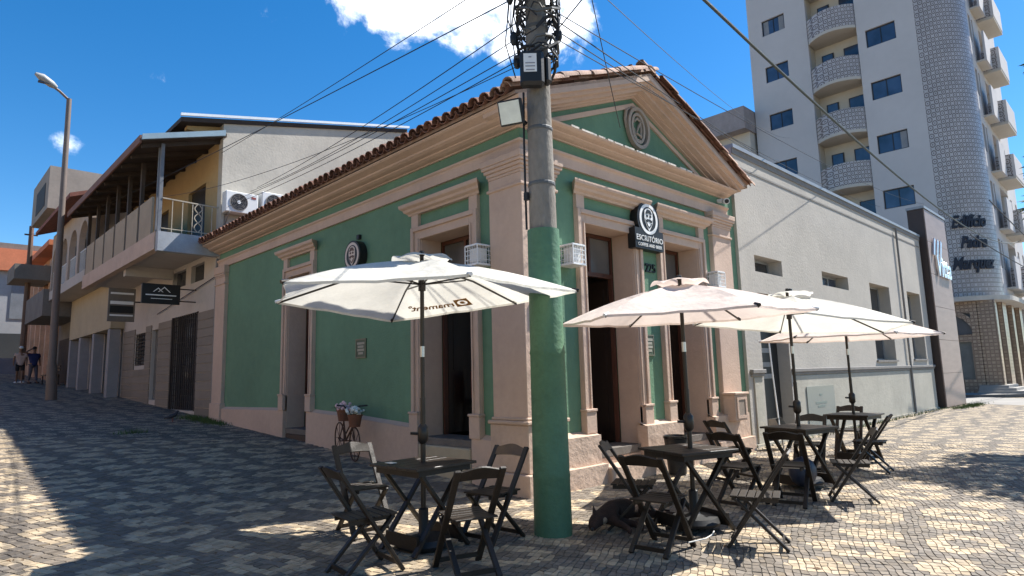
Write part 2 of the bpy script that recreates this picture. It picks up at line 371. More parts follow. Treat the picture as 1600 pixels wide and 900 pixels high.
def link(name, me, parent=None, label=None, loc=None, rot=None):
    o = bpy.data.objects.new(name, me); COL.objects.link(o)
    if parent is not None: o.parent = parent; o.location = -wloc(parent)
    if loc is not None: o.location = Vector(loc)+(o.location if parent is not None else Vector((0, 0, 0)))
    if rot is not None: o.rotation_euler = rot
    if label: o['label'] = label
    return o
def thing(name, label, cat, loc=(0, 0, 0), group=None):
    o = bpy.data.objects.new(name, None); COL.objects.link(o); o.location = loc; o.empty_display_size = .2
    o['label'] = label; o['category'] = cat
    if group: o['group'] = group
    return o
def tag(o, label, cat, group=None):
    o['label'] = label; o['category'] = cat
    if group: o['group'] = group
    return o
def struct(o): o['kind'] = 'structure'; return o
def stuff(o): o['kind'] = 'stuff'; return o
def copy_tree(o, parent=None):
    c = o.copy(); COL.objects.link(c); c.parent = parent
    for ch in list(o.children): copy_tree(ch, c)
    return c
PX = lambda u, d, z: (d, u, z)       # side-street facades: plane x = 0, u runs along y, d goes into the wall
PY = lambda u, d, z: (u, d, z)       # front facades: plane y = 0
def wall(mb, P, u0, u1, z0, z1, ops, dep, off=0.):
    us = sorted({u0, u1, *[q for o in ops for q in o[:2]]}); zs = sorted({z0, z1, *[q for o in ops for q in o[2:]]})
    inside = lambda u, z: any(a < u < b and c < z < d for a, b, c, d in ops)
    for i in range(len(us)-1):
        for j in range(len(zs)-1):
            if inside((us[i]+us[i+1])/2, (zs[j]+zs[j+1])/2): continue
            for d in (off, off+dep):
                mb.add([P(us[i], d, zs[j]), P(us[i+1], d, zs[j]), P(us[i+1], d, zs[j+1]), P(us[i], d, zs[j+1])], [(0, 1, 2, 3)])
    for a, b, c, d in list(ops)+[(u0, u1, z0, z1)]:
        for (ua, za, ub, zb) in ((a, c, a, d), (b, c, b, d), (a, d, b, d), (a, c, b, c)):
            mb.add([P(ua, off, za), P(ub, off, zb), P(ub, off+dep, zb), P(ua, off+dep, za)], [(0, 1, 2, 3)])
    return mb
def ubox(mb, P, a, b, o0, o1, z0, z1):   # o = outwards
    p, q = P(a, -o0, z0), P(b, -o1, z1)
    return mb.bx(*sorted((p[0], q[0])), *sorted((p[1], q[1])), *sorted((p[2], q[2])))
def mould(mb, P, a, b, prof, ma=0, mbb=0):
    n = len(prof)
    vs = [P(a-o*ma, -o, z) for o, z in prof]+[P(b+o*mbb, -o, z) for o, z in prof]
    return mb.add(vs, [tuple(range(n)), tuple(range(2*n-1, n-1, -1))]+[(i, (i+1) % n, n+(i+1) % n, n+i) for i in range(n)])
def circle(c, r, P, d, n=28, sq=1.0): return [P(c[0]+r*sq*math.cos(2*PI*k/n), d, c[1]+r*math.sin(2*PI*k/n)) for k in range(n)]
def text_mesh(txt, size, extrude=.01, bold=0., shear=0., align='CENTER', spacing=1.):
    cu = bpy.data.curves.new('lettering', 'FONT'); cu.body = txt; cu.size = size; cu.extrude = extrude; cu.align_x = align; cu.offset = bold; cu.shear = shear; cu.space_character = spacing; cu.resolution_u = 3
    ob = bpy.data.objects.new('lettering', cu); COL.objects.link(ob)
    dg = bpy.context.evaluated_depsgraph_get(); me = bpy.data.meshes.new_from_object(ob.evaluated_get(dg))
    bpy.data.objects.remove(ob); bpy.data.curves.remove(cu)
    mb = MB(); mb.v = [tuple(v.co) for v in me.vertices]; mb.f = [tuple(p.vertices) for p in me.polygons]
    bpy.data.meshes.remove(me); return mb
def remap(mb, fn): mb.v = [tuple(fn(*v)) for v in mb.v]; return mb
def gz(x, y):
    if x >= .3: y = min(y, 0)
    if y < -1: return .025*y
    if y < 1: return .025*y+.0285*(y+1)**2/4
    return .0535*y
def in_view(x, y, z, m=40):
    q = Vector((x, y, z))-CAM; d = q.dot(fw)
    if d < .5: return False, d
    px, py = 800+984.6*q.dot(r2)/d, 450-984.6*q.dot(u2)/d
    return (-m < px < 1600+m and -m < py < 900+m), d

# ------------------------------------------------------------------ GROUND
def make_ground():
    xs = [-400, -150, -60, -30, -16, -8, -4, 0, .3, 4, 8, 16, 23.6, 30, 60, 150, 400]
    ys = [-400, -150, -60, -25, -12, -6, -3, -1, -.6, -.2, .2, .6, 1, 3, 8, 16, 30, 48, 60, 100, 200, 400]
    mb = MB()
    for y in ys:
        for x in xs: mb.v.append((x, y, gz(x, y) if y < 60 else gz(x, 60)))
    n = len(xs)
    mb.f = [(j*n+i, j*n+i+1, (j+1)*n+i+1, (j+1)*n+i) for j in range(len(ys)-1) for i in range(n-1)]
    return struct(mb.build('ground', MOSAIC))
ground = make_ground()
# flatten the part behind the front street: the right-hand street stays level, so buildings there get their own base
def make_stones():
    a = rad(22); pit_ = .072; ca, sa = math.cos(a), math.sin(a)
    n = 320
    gi = np.arange(-n, n+1); U, Vv = np.meshgrid(gi*pit_*1.22, gi*pit_*.82, indexing='ij')
    U = U+(RNG.random(U.shape)-.5)*pit_*.42; Vv = Vv+(RNG.random(U.shape)-.5)*pit_*.42
    U = U+np.sin(Vv*2.1)*.05; Vv = Vv+np.sin(U*1.7)*.06
    cx, cy = 1.5, 1.5
    X = cx+U*ca-Vv*sa; Y = cy+U*sa+Vv*ca
    cells = []
    for i in range(2*n):
        mX = (X[i, :-1]+X[i+1, 1:])/2; mY = (Y[i, :-1]+Y[i+1, 1:])/2
        fwd = (mX-CAM.x)*fw.x+(mY-CAM.y)*fw.y-.2
        lat = (mX-CAM.x)*rt.x+(mY-CAM.y)*rt.y
        ok = (fwd > 4.2) & (fwd < 12.5) & (np.abs(lat) < fwd*.87+.3)
        ok &= ~((mX > -.12) & (mY > -.22))
        for j in np.nonzero(ok)[0]:
            cells.append((fwd[j], i, j, mX[j], mY[j]))
    cells.sort(key=lambda c: c[0])
    def one(c):
        _, i, j, mx_, my_ = c
        P4 = [(X[i, j], Y[i, j]), (X[i+1, j], Y[i+1, j]), (X[i+1, j+1], Y[i+1, j+1]), (X[i, j+1], Y[i, j+1])]
        h = .007+random.random()*.005; t = .84+random.random()*.05; b = .93
        tl = (random.random()-.5)*.004
        vs = [(mx_+(x-mx_)*b, my_+(y-my_)*b, gz(x, y)-.004) for x, y in P4]+[(mx_+(x-mx_)*t, my_+(y-my_)*t, gz(x, y)+h+tl*(1 if k < 2 else -1)) for k, (x, y) in enumerate(P4)]
        fs = [(4, 5, 6, 7), (0, 1, 5, 4), (1, 2, 6, 5), (2, 3, 7, 6), (3, 0, 4, 7)]
        k = .72+random.random()*.5
        w = random.random()
        base = LS if is_light(mx_, my_) else DS
        if random.random() < .02: base = mul(LS, .6)
        return vs, fs, (min(1, base[0]*k*(1+.05*w)), base[1]*k, base[2]*k*(1-.08*w), 1)
    vs_, fs_, cs = [], [], []
    count = 0
    for c in cells:
        vs, fs, colr = one(c)
        iv, _ = in_view(c[3], c[4], 0, 0)
        individual = count < 300 and iv
        if individual:
            me = bpy.data.meshes.new('paving_stone'); me.from_pydata([(v[0]-c[3], v[1]-c[4], v[2]) for v in vs], [], fs)
            at = me.attributes.new('stone_tint', 'FLOAT_COLOR', 'FACE'); at.data.foreach_set('color', list(colr)*5)
            me.materials.append(STONE)
            o = bpy.data.objects.new('paving_stone', me); COL.objects.link(o); o.parent = ground; o.location = (c[3], c[4], 0)
            count += 1
        if True:
            _, i, j, mx_, my_ = c; o0 = len(vs_); k4 = [(X[i, j], Y[i, j]), (X[i+1, j], Y[i+1, j]), (X[i+1, j+1], Y[i+1, j+1]), (X[i, j+1], Y[i, j+1])]
            vs_ += [(x, y, gz(x, y)+.002) for x, y in k4]; fs_.append((o0, o0+1, o0+2, o0+3)); cs += [.062, .056, .046, 1]
        if not (individual):
            o0 = len(vs_); vs_ += vs; fs_ += [tuple(q+o0 for q in f) for f in fs]; cs += list(colr)*5
    me = bpy.data.meshes.new('mosaic_paving'); me.from_pydata(vs_, [], fs_)
    at = me.attributes.new('stone_tint', 'FLOAT_COLOR', 'FACE'); at.data.foreach_set('color', cs)
    me.materials.append(STONE)
    o = bpy.data.objects.new('mosaic_paving', me); COL.objects.link(o); o.parent = ground; stuff(o)
    # bed of sandy joints under the laid stones
    mb = MB()
    base = [(-5.9, -1.7), (-2.0, -5.9), (-1.5, -5.5), (11, -3.2), (7.5, .0), (0, 0), (0, 7.2), (-3.0, 10.5)]
    return o
make_stones()

# ------------------------------------------------------------------ GREEN CORNER CAFE
cafe = thing('corner_cafe', 'green single storey corner house with cream trim, pediment and clay tile roof', 'building', (0, 0, 0))
OP_F = [(1.27, 2.47, .42, 3.72), (3.37, 4.5, .42, 3.72)]
OP_L = [(1.04, 2.26, .62, 3.70), (6.0, 7.0, .56, 3.70)]
mb = MB(); wall(mb, PY, .02, 5.75, -.3, 5.0, OP_F, .46); wall(mb, PX, .004, 11.2, -.3, 5.18, OP_L, .46)
mb.bx(5.75, 6.16, .06, .5, -.3, 5.04)
mb.prism([(-.1, .005, 5.0), (5.72, .005, 5.0), (2.7, .005, 6.18)], (0, .35, 0))
mb.build('wall', GREEN, cafe)
mb = MB(); mb.bx(5.8, 6.14, .52, 11.2, -.3, 5.03); mb.bx(.47, 5.8, 10.8, 11.2, -.3, 5.3); mb.build('party_wall', HOUSEWHITE, cafe)
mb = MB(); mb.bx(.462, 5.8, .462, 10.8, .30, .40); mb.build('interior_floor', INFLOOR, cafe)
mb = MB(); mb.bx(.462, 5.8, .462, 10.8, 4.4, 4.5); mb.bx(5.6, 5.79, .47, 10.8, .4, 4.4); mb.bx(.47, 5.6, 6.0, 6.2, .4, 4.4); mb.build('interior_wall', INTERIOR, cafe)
# reveals painted cream
for P, ops in ((PY, OP_F), (PX, OP_L)):
    for a, b, c, d in ops:
        mb = MB(); t = .012
        q = .37
        for (u0, u1, z0, z1) in ((a, a+t, c, d-t), (b-t, b, c, d-t), (a, b, d-t, d)):
            p, r = P(u0, -.01, z0), P(u1, q, z1); mb.bx(*sorted((p[0], r[0])), *sorted((p[1], r[1])), z0, z1)
        mb.build('door_reveal', CREAM, cafe)
# plinths
tops = [(.5, .64), (1.02, .68), (2.28, .74), (4.3, .86), (5.98, .92), (7.02, .92), (9.0, .90), (11.2, .88)]
def plinth_run(y0, y1):
    zt = lambda y: np.interp(y, [t[0] for t in tops], [t[1] for t in tops])
    ysn = [y0]+[t[0] for t in tops if y0 < t[0] < y1]+[y1]
    mb = MB()
    for i in range(len(ysn)-1):
        a, b = ysn[i], ysn[i+1]
        mb.prism([(-.085, a, -.3), (-.085, b, -.3), (-.085, b, zt(b)), (-.085, a, zt(a))], (.1, 0, 0))
        mb.prism([(-.07, a, zt(a)), (-.07, b, zt(b)), (.0, b, zt(b)+.05), (.0, a, zt(a)+.05)], (.01, 0, 0))
    mb.build('plinth', CREAM, cafe, bevel=.0)
plinth_run(.53, 1.02); plinth_run(2.28, 5.98); plinth_run(7.02, 11.2)
for (a, b, t) in ((.42, 1.27, .66), (2.40, 3.42, .70), (4.47, 5.75, .70)):
    mb = MB(); mb.bx(a, b, -.17, .02, .27, t); mb.bx(a+.01, b+.05, -.24, .02, -.1, .27)
    mb.prism([(a, -.165, t-.01), (b, -.165, t-.01), (b, 0, t+.05), (a, 0, t+.05)], (0, .01, 0)); mb.build('plinth', PLINTH, cafe, bevel=.02)
# corner pier
mb = MB(); mb.bx(-.09, .60, -.09, .55, -.2, 4.12); mb.build('corner_pilaster', CREAM, cafe, bevel=.008)
mb = MB()
for (o, z0, z1) in ((.115, 4.02, 4.06), (.092, 4.06, 4.20), (.10, 4.20, 4.24), (.115, 4.24, 4.29), (.14, 4.29, 4.34), (.165, 4.34, 4.385), (.175, 4.385, 4.475)):
    mb.bx(-o, .51+o, -o, .46+o, z0, z1)
mb.build('pilaster_capital', CREAM, cafe, bevel=.008)
mb = MB(); mb.bx(-.125, .635, -.125, .585, .28, .88); mb.bx(-.15, .66, -.15, .61, .88, .93); mb.bx(-.115, .62, -.115, .57, .93, .97)
mb.bx(-.19, .68, -.19, .64, -.2, .28); mb.build('pilaster_base', PLINTH, cafe, bevel=.012)
# right-hand pilaster on the front and end pilaster on the side street
mb = MB(); mb.bx(4.98, 5.68, -.09, .02, .6, 4.12); mb.build('front_pilaster', CREAM, cafe, bevel=.008)
mb = MB()
for (o, z0, z1) in ((.115, 4.02, 4.06), (.092, 4.06, 4.20), (.10, 4.20, 4.24), (.115, 4.24, 4.29), (.14, 4.29, 4.34), (.165, 4.34, 4.385), (.175, 4.385, 4.475)):
    mb.bx(5.07-o, 5.59+o, -o, .02, z0, z1)
mb.build('pilaster_capital', CREAM, cafe, bevel=.008)
mb = MB(); mb.bx(-.09, .01, 10.55, 11.2, -.2, 4.12); mb.bx(-.13, .01, 10.5, 11.22, -.2, 1.02); mb.build('side_pilaster', CREAM, cafe, bevel=.008)
mb = MB()
for (o, z0, z1) in ((.115, 4.0, 4.04), (.092, 4.04, 4.20), (.10, 4.20, 4.24), (.115, 4.24, 4.29), (.13, 4.29, 4.485)): mb.bx(-o, .01, 10.65-o, 11.12+o, z0, z1)
mb.build('pilaster_capital', CREAM, cafe, bevel=.008)
# string course and cornice, mitred round the corner
FR = [(-.01, 4.47), (.045, 4.47), (.045, 4.60), (.055, 4.625), (.08, 4.645), (.085, 4.67), (-.01, 4.68)]
CO = [(-.01, 4.855), (.03, 4.855), (.035, 4.87), (.10, 4.882), (.155, 4.905), (.165, 4.92), (.24, 4.935), (.285, 4.957), (.295, 4.98), (-.01, 4.995)]
CL = [(-.01, 4.855), (.03, 4.855), (.035, 4.87), (.10, 4.882), (.155, 4.905), (.165, 4.92), (.24, 4.935), (.285, 4.957), (.295, 4.98), (.35, 5.0), (.41, 5.018), (.435, 5.036), (.44, 5.052), (-.01, 5.058)]
mb = MB(); mould(mb, PY, 0, 5.72, FR, 1, 0); mb.build('string_course', CREAM, cafe)
mb = MB(); mould(mb, PX, 0, 11.2, FR, 1, 0); mb.build('string_course', CREAM, cafe)
mb = MB(); mould(mb, PY, 0, 5.7, CO, 1, .1); mb.build('cornice', CREAM, cafe)
mb = MB(); mould(mb, PX, 0, 11.25, CL, 1, 0); mb.build('cornice', CREAM, cafe)
mb = MB()
x = .75
while x < 4.0:
    l = .08+random.random()*.3
    if random.random() < .8: mb.bx(x, x+l, -.302, -.05-random.random()*.1, 4.975, 4.999+random.random()*.006)
    x += l+random.random()*.08
stuff(mb.build('flaking_ledge', PEEL, cafe))
# raking cornice of the pediment
RX, RZ, SL = 2.7, 6.325, .40
def chevron(mb, top, bot, out, back=.3, xl=None, xr=None):
    lim = 4.96
    def px(drop, side, xx): return RX+side*xx
    oL, oR = (xl or 3.1), (xr or 3.1)
    zt = lambda q: RZ-top-SL*q; zb = lambda q: RZ-bot-SL*q
    il = min(oL, (RZ-bot-lim)/SL); ir = min(oR, (RZ-bot-lim)/SL); ol = min(oL, (RZ-top-lim)/SL); orr = min(oR, (RZ-top-lim)/SL)
    for sd, o, i in ((-1, ol, il), (1, orr, ir)):
        p = [(RX, -out, RZ-top), (RX+sd*o, -out, zt(o)), (RX+sd*i, -out, zb(i)), (RX, -out, RZ-bot)]
        mb.prism(p, (0, out+back, 0))
mb = MB()
chevron(mb, .0, .075, .40); chevron(mb, .073, .13, .33); chevron(mb, .128, .19, .235); chevron(mb, .188, .225, .13); chevron(mb, .223, .255, .05)
mb.build('raking_cornice', CREAM, cafe)
mb = MB(); chevron(mb, .34, .42, .03); mb.build('pediment_fillet', CREAM, cafe)
# cartouche
cart = MB(); cc = (2.78, 5.555)
cart.ring(circle(cc, .36, PY, -.01, 32, .86), circle(cc, .30, PY, -.01, 32, .84), (0, -.07, 0))
cart.ring(circle(cc, .27, PY, -.01, 28, .72), circle(cc, .22, PY, -.01, 28, .66), (0, -.05, 0))
for k in range(-2, 3): cart.ball((cc[0]+k*.07, -.03, cc[1]+.335-abs(k)*.012), .042)
cart.tube([(cc[0]-.1, -.04, cc[1]+.1), (cc[0]-.02, -.05, cc[1]+.17), (cc[0]+.07, -.05, cc[1]+.12), (cc[0]+.0, -.05, cc[1]+.02), (cc[0]-.06, -.05, cc[1]-.1), (cc[0]+.08, -.05, cc[1]-.13)], .022, 6)
cart.tube([(cc[0]+.06, -.04, cc[1]+.17), (cc[0]+.08, -.05, cc[1]), (cc[0]+.07, -.04, cc[1]-.16)], .018, 6)
cart.tube([(cc[0]-.11, -.04, cc[1]-.02), (cc[0]-.12, -.05, cc[1]-.12), (cc[0]-.05, -.04, cc[1]-.2), (cc[0]+.05, -.04, cc[1]-.2)], .018, 6)
for sd in (-1, 1): cart.tube([(cc[0]+sd*.18, -.02, cc[1]+.32), (cc[0]+sd*.30, -.03, cc[1]+.24), (cc[0]+sd*.34, -.03, cc[1]+.08), (cc[0]+sd*.31, -.02, cc[1]-.06)], [.02, .03, .025, .012], 6)
cart.build('cartouche', M('taupe_stucco', (.42, .35, .28), .85, .12, 3, .2), cafe, smooth=True)

def door_surround(P, a, b, zt, base):
    mb = MB()
    for (u0, u1) in ((a-.20, a), (b, b+.20)):
        ubox(mb, P, u0, u1, -.01, .05, base, zt+.20)
    ubox(mb, P, a, b, -.01, .05, zt, zt+.20)
    for (u0, u1) in ((a-.20, a-.13), (b+.13, b+.20)): ubox(mb, P, u0, u1, .05, .085, base+.32, zt+.20)
    ubox(mb, P, a-.13, b+.13, .05, .085, zt+.13, zt+.20)
    for (u0, u1) in ((a-.055, a-.02), (b+.02, b+.055)): ubox(mb, P, u0, u1, .05, .066, base+.32, zt+.02)
    for (u0, u1) in ((a-.22, a-.0), (b+.0, b+.22)): ubox(mb, P, u0, u1, .0, .11, base, base+.30); ubox(mb, P, u0-.01, u1+.01, .0, .125, base+.30, base+.335)
    f = mb.build('door_surround', CREAM, cafe, bevel=.006)
    mb = MB()
    for (u0, u1) in ((a-.20, a-.02), (b+.02, b+.20)): ubox(mb, P, u0, u1, -.01, .06, zt+.20, zt+.41)
    prof = [(-.01, zt+.41), (.07, zt+.41), (.085, zt+.44), (.13, zt+.465), (.145, zt+.50), (.19, zt+.53), (.20, zt+.56), (.20, zt+.585), (-.01, zt+.60)]
    mould(mb, P, a-.20, b+.20, prof, .85, .85)
    mb.build('door_hood', CREAM, f, bevel=.0)
door_surround(PY, 1.27, 2.47, 3.70, .68); door_surround(PY, 3.37, 4.5, 3.70, .70)
door_surround(PX, 1.04, 2.26, 3.69, .66); door_surround(PX, 6.0, 7.0, 3.69, .92)
# doors: frame, transom panes, leaves folded back, sills
def doorset(P, a, b, z0, zt, zbar, leaves):
    d = -.38
    mb = MB(); w = .06
    for (u0, u1, c0, c1) in ((a+.013, a+w, z0, zt-.013), (b-w, b-.013, z0, zt-.013), (a+w, b-w, zt-w-.013, zt-.013), (a+w, b-w, zbar, zbar+.07), ((a+b)/2-.025, (a+b)/2+.025, zbar+.07, zt-w-.013)):
        ubox(mb, P, u0, u1, d-.07, d, c0, c1)
    fr = mb.build('door_frame', REDWOOD, cafe)
    for (u0, u1) in ((a+w, (a+b)/2-.025), ((a+b)/2+.025, b-w)):
        mb = MB(); ubox(mb, P, u0, u1, d-.045, d-.035, zbar+.07, zt-w-.013); mb.build('transom_pane', GLASSGREY, fr)
    for (u, side, ang) in leaves:     # a leaf hinged at u, opened inwards
        lw = (b-a)/2-.07
        mb = MB(); q = d-.08
        def pt(k, t, z):              # k along the leaf, t thickness
            return P(u+side*(k*math.cos(ang)+t*math.sin(ang)), -(q-k*math.sin(ang)+t*math.cos(ang)), z)
        def leafbox(k0, k1, t0, t1, c0, c1):
            mb.add([pt(k, t, z) for z in (c0, c1) for k, t in ((k0, t0), (k1, t0), (k1, t1), (k0, t1))], [(0, 1, 2, 3), (4, 5, 6, 7), (0, 1, 5, 4), (1, 2, 6, 5), (2, 3, 7, 6), (3, 0, 4, 7)])
        leafbox(0, lw, 0, -.04, z0+.02, zbar-.01)
        for (c0, c1) in ((z0+.15, z0+.85), (z0+1.0, zbar-.15)): leafbox(.1, lw-.1, .012, -.052, c0, c1)
        lf = mb.build('door_leaf', DARKWOOD, cafe)
    mb = MB(); ubox(mb, P, a+.013, b-.013, -.46, .035, z0-.1, z0+.004); mb.build('door_sill', M('worn_threshold', (.17, .15, .13), .7, .15, 4, .2), cafe)
doorset(PY, 1.27, 2.47, .42, 3.72, 3.02, ((1.34, 1, rad(96)), (2.40, -1, rad(100))))
doorset(PY, 3.37, 4.5, .42, 3.72, 3.02, ((3.44, 1, rad(20)), (4.43, -1, rad(92))))
doorset(PX, 1.04, 2.26, .62, 3.70, 3.05, ((2.19, -1, rad(97)), (1.11, 1, rad(99))))
doorset(PX, 6.0, 7.0, .56, 3.70, 3.05, ((6.93, -1, rad(15)), (6.07, 1, rad(60))))
mb = MB(); mb.bx(1.275, 2.465, -.02, .46, -.1, .317); mb.bx(1.3, 2.44, -.32, -.02, -.1, .22); mb.build('door_step', PLINTH, cafe, bevel=.015)
mb = MB(); mb.bx(3.375, 4.495, -.02, .46, -.1, .317); mb.bx(3.45, 4.44, -.30, -.02, -.1, .20); mb.build('door_step', PLINTH, cafe, bevel=.015)
mb = MB(); mb.bx(-.10, .46, 1.045, 2.255, -.1, .517); mb.build('door_step', HOUSECREAM, cafe, bevel=.015)
mb = MB(); mb.bx(-.03, .46, 6.005, 6.995, -.1, .457); mb.build('door_step', DARKBROWN, cafe, bevel=.015)
# roof
TS = .40
mb = MB(); top = lambda x: 6.37-TS*abs(x-RX)
for (xa, xb) in ((-.46, RX), (RX, 5.92)):
    mb.prism([(xa, -.40, top(xa)-.045), (xb, -.40, top(xb)-.045), (xb, -.40, top(xb)), (xa, -.40, top(xa))], (0, 11.62, 0))
roof = mb.build('roof', M('roof_boarding', (.42, .30, .23), .9, .2, 4, .2), cafe)
def barrel(length, r0, r1, seg=6, th=.014):
    vs, fs = [], []
    for (yy, r) in ((0, r0), (length, r1)):
        for rr in (r, r-th):
            vs += [(math.cos(PI*k/seg)*rr, yy, math.sin(PI*k/seg)*rr*.92) for k in range(seg+1)]
    n = seg+1
    A, B, C_, D = 0, n, 2*n, 3*n
    for k in range(seg):
        fs += [(A+k, A+k+1, C_+k+1, C_+k), (B+k, D+k, D+k+1, B+k+1), (A+k, B+k, B+k+1, A+k+1), (C_+k, C_+k+1, D+k+1, D+k)]
    fs += [(A, C_, D, B), (A+seg, B+seg, D+seg, C_+seg)]
    return vs, fs
bv, bf = barrel(.46, .105, .082)
tmesh = [MB().add(bv, bf).mesh('roof_tile', smooth=True) for _ in range(2)]
tmesh[0].materials.append(TILE); tmesh[1].materials.append(TILE_LIME)
ang = math.atan(TS); pitch_y = .203; nrow = 57
rest = MB()
tc_count = 0
def tile_at(loc, M3, obj, lime=False):
    global tc_count
    if obj and tc_count < 296:
        o = bpy.data.objects.new('roof_tile', tmesh[1 if lime else 0]); COL.objects.link(o); o.parent = roof
        o.matrix_local = Matrix.Translation(loc) @ M3.to_4x4(); tc_count += 1
    else:
        rest.add([Vector(loc)+M3 @ Vector(v) for v in bv], bf)
def slope_rot(side, flip=False, jit=.03):
    # local +y climbs the slope, local x runs along the eave, z is the roof normal
    cl_ = Vector((side*math.cos(ang), 0, math.sin(ang))); nrm = Vector((-side*math.sin(ang), 0, math.cos(ang)))
    if flip: nrm = -nrm
    ex = cl_.cross(nrm)
    m3 = Matrix((ex, cl_, nrm)).transposed()
    return m3 @ Matrix.Rotation((random.random()-.5)*jit*2, 3, 'Z')
for side, xe in ((1, -.50), (-1, 5.95)):
    L_ = abs(RX-xe)/math.cos(ang); nc = int(L_/.37)+1
    for i in range(nrow):
        y = -.33+i*pitch_y
        for c in range(nc):
            k = c*.37-.07+(random.random()-.5)*.03
            x = xe+side*k*math.cos(ang)
            z = top(x)+.045+(random.random()-.5)*.012
            first = (c == 0 and side == 1) or (i == 0) or (i == 1 and side == 1 and c < 4) or (c == 1 and side == 1)
            tile_at((x, y+(random.random()-.5)*.012, z), slope_rot(side), first, lime=(i < 2 and random.random() < .6))
        if side == 1:
            x = xe-.06; tile_at((x, y+pitch_y/2, top(x)+.095), slope_rot(1, True), i < 57)
for side, xe in ((1, -.50), (-1, 5.95)):      # verge tiles bedded on the pediment edge
    for c in range(10):
        k = -.1+c*.36
        x = xe+side*k*math.cos(ang); z = top(x)+.055+random.random()*.03
        if c < 9: tile_at((x, -.405, z), slope_rot(side, False, .06), True, lime=random.random() < .6)
for i in range(26):
    y = -.42+i*.43
    o = bpy.data.objects.new('ridge_tile', tmesh[1 if i < 4 else 0]); COL.objects.link(o); o.parent = roof; o.location = (RX, y, 6.38+random.random()*.02); o.rotation_euler = (.05, 0, 0); o.scale = (1.35, 1.05, 1.3)
ro = rest.build('roof_tiling', TILE, roof, smooth=True); stuff(ro)
# small fixtures on the cafe
def lantern(c, P, label):
    t = thing('caged_wall_lantern', label, 'wall lamp', c, 'caged lanterns on the green walls')
    mb = MB(); h = .13
    cx, cy, cz = c
    for sx in (-1, 1):
        for sy in (-1, 1): mb.bar((cx+sx*h, cy+sy*h, cz-h), (cx+sx*h, cy+sy*h, cz+h), .014, .014)
    for k in range(5):
        zz = cz-h+2*h*k/4
        for sx in (-1, 1):
            mb.bar((cx-h, cy+sx*h, zz), (cx+h, cy+sx*h, zz), .008 if 0 < k < 4 else .016, .008 if 0 < k < 4 else .016)
            mb.bar((cx+sx*h, cy-h, zz), (cx+sx*h, cy+h, zz), .008 if 0 < k < 4 else .016, .008 if 0 < k < 4 else .016)
    for k in range(1, 5):
        q = -h+2*h*k/5
        for sx in (-1, 1): mb.bar((cx+q, cy+sx*h, cz-h), (cx+q, cy+sx*h, cz+h), .006, .006); mb.bar((cx+sx*h, cy+q, cz-h), (cx+sx*h, cy+q, cz+h), .006, .006)
    mb.build('cage', WHITEMETAL, t)
    mb = MB(); mb.bx(cx-.085, cx+.085, cy-.085, cy+.085, cz-.1, cz+.1); mb.build('lamp_box', WHITEPAINT, t, bevel=.01)
    MB().bx(cx-h-.01, cx+h+.01, cy-h-.01, cy+h+.01, cz-h-.02, cz-h-.008).build('cage_plate', WHITEMETAL, t); MB().bx(cx-h, cx+h, cy-h, cy+h, cz+h+.008, cz+h+.016).build('cage_plate', WHITEMETAL, t)
lantern((-.17, .70, 3.16), PX, 'white caged lantern on the side-street wall beside the corner pilaster')
lantern((.80, -.17, 3.14), PY, 'white caged lantern between the utility pole and the first front door')
lantern((4.80, -.17, 3.14), PY, 'white caged lantern above the peach umbrella left of the right front pilaster')
cctv = thing('security_camera', 'small white security camera under the cornice at the right end of the cafe', 'camera', (5.45, -.1, 4.74))
MB().tube([(5.45, .0, 4.78), (5.45, -.09, 4.77)], .045, 10).build('mount', WHITEMETAL, cctv, smooth=True)
MB().tube([(5.50, -.10, 4.77), (5.38, -.22, 4.72)], [.05, .06], 12).build('housing', WHITEMETAL, cctv, smooth=True)
MB().tube([(5.384, -.216, 4.722), (5.37, -.232, 4.716)], .042, 12).build('lens', BLACKPLASTIC, cctv)
mbx = thing('meter_box', 'cream meter box with framed door at the foot of the right pilaster', 'meter box', (5.1, -.2, .6))
mb = MB(); mb.bx(4.93, 5.40, -.32, -.085, .60, 1.06); mb.bx(4.90, 5.43, -.35, -.085, 1.06, 1.10); mb.build('case', CREAM, mbx, bevel=.008)
mb = MB(); mb.ring([(4.98, -.322, .64), (5.35, -.322, .64), (5.35, -.322, 1.02), (4.98, -.322, 1.02)], [(5.04, -.322, .69), (5.29, -.322, .69), (5.29, -.322, .97), (5.04, -.322, .97)], (0, -.015, 0)); mb.build('door_rim', CREAM, mbx)
MB().bx(5.04, 5.29, -.326, -.3215, .69, .97).build('door', M('taupe_door', (.3, .24, .19), .7), mbx)
def plaque(c, w, h, P, label):
    t = thing('wall_plaque', label, 'plaque', P(c[0], -.02, c[1]))
    mb = MB(); ubox(mb, P, c[0]-w/2, c[0]+w/2, .0, .018, c[1]-h/2, c[1]+h/2); mb.build('plate', M('plaque_green_grey', (.085, .12, .075), .5), t)
    mb = MB(); loop = lambda k: [P(c[0]+sx*(w/2-k), -.018, c[1]+sz*(h/2-k)) for sx, sz in ((-1, -1), (1, -1), (1, 1), (-1, 1))]
    v = Vector(P(0, -.006, 0)); mb.ring(loop(.0), loop(.022), v); mb.build('rim', PLAQUE, t)
    for k, fr in enumerate((.78, .62, .7, .5)):
        mb = MB(); z = c[1]+h*.26-k*h*.17; ubox(mb, P, c[0]-w*.36*fr/.78, c[0]+w*.36*fr/.78, .018, .022, z-.02, z+.02); mb.build('text_line', M('plaque_letters', (.42, .40, .32), .6), t)
plaque((4.07, 2.05), .34, .34, PX, 'small square metal plaque on green side wall above the planter bicycle')
plaque((2.80, 1.93), .26, .34, PY, 'dark plaque with pale text between the two front doors below the number')
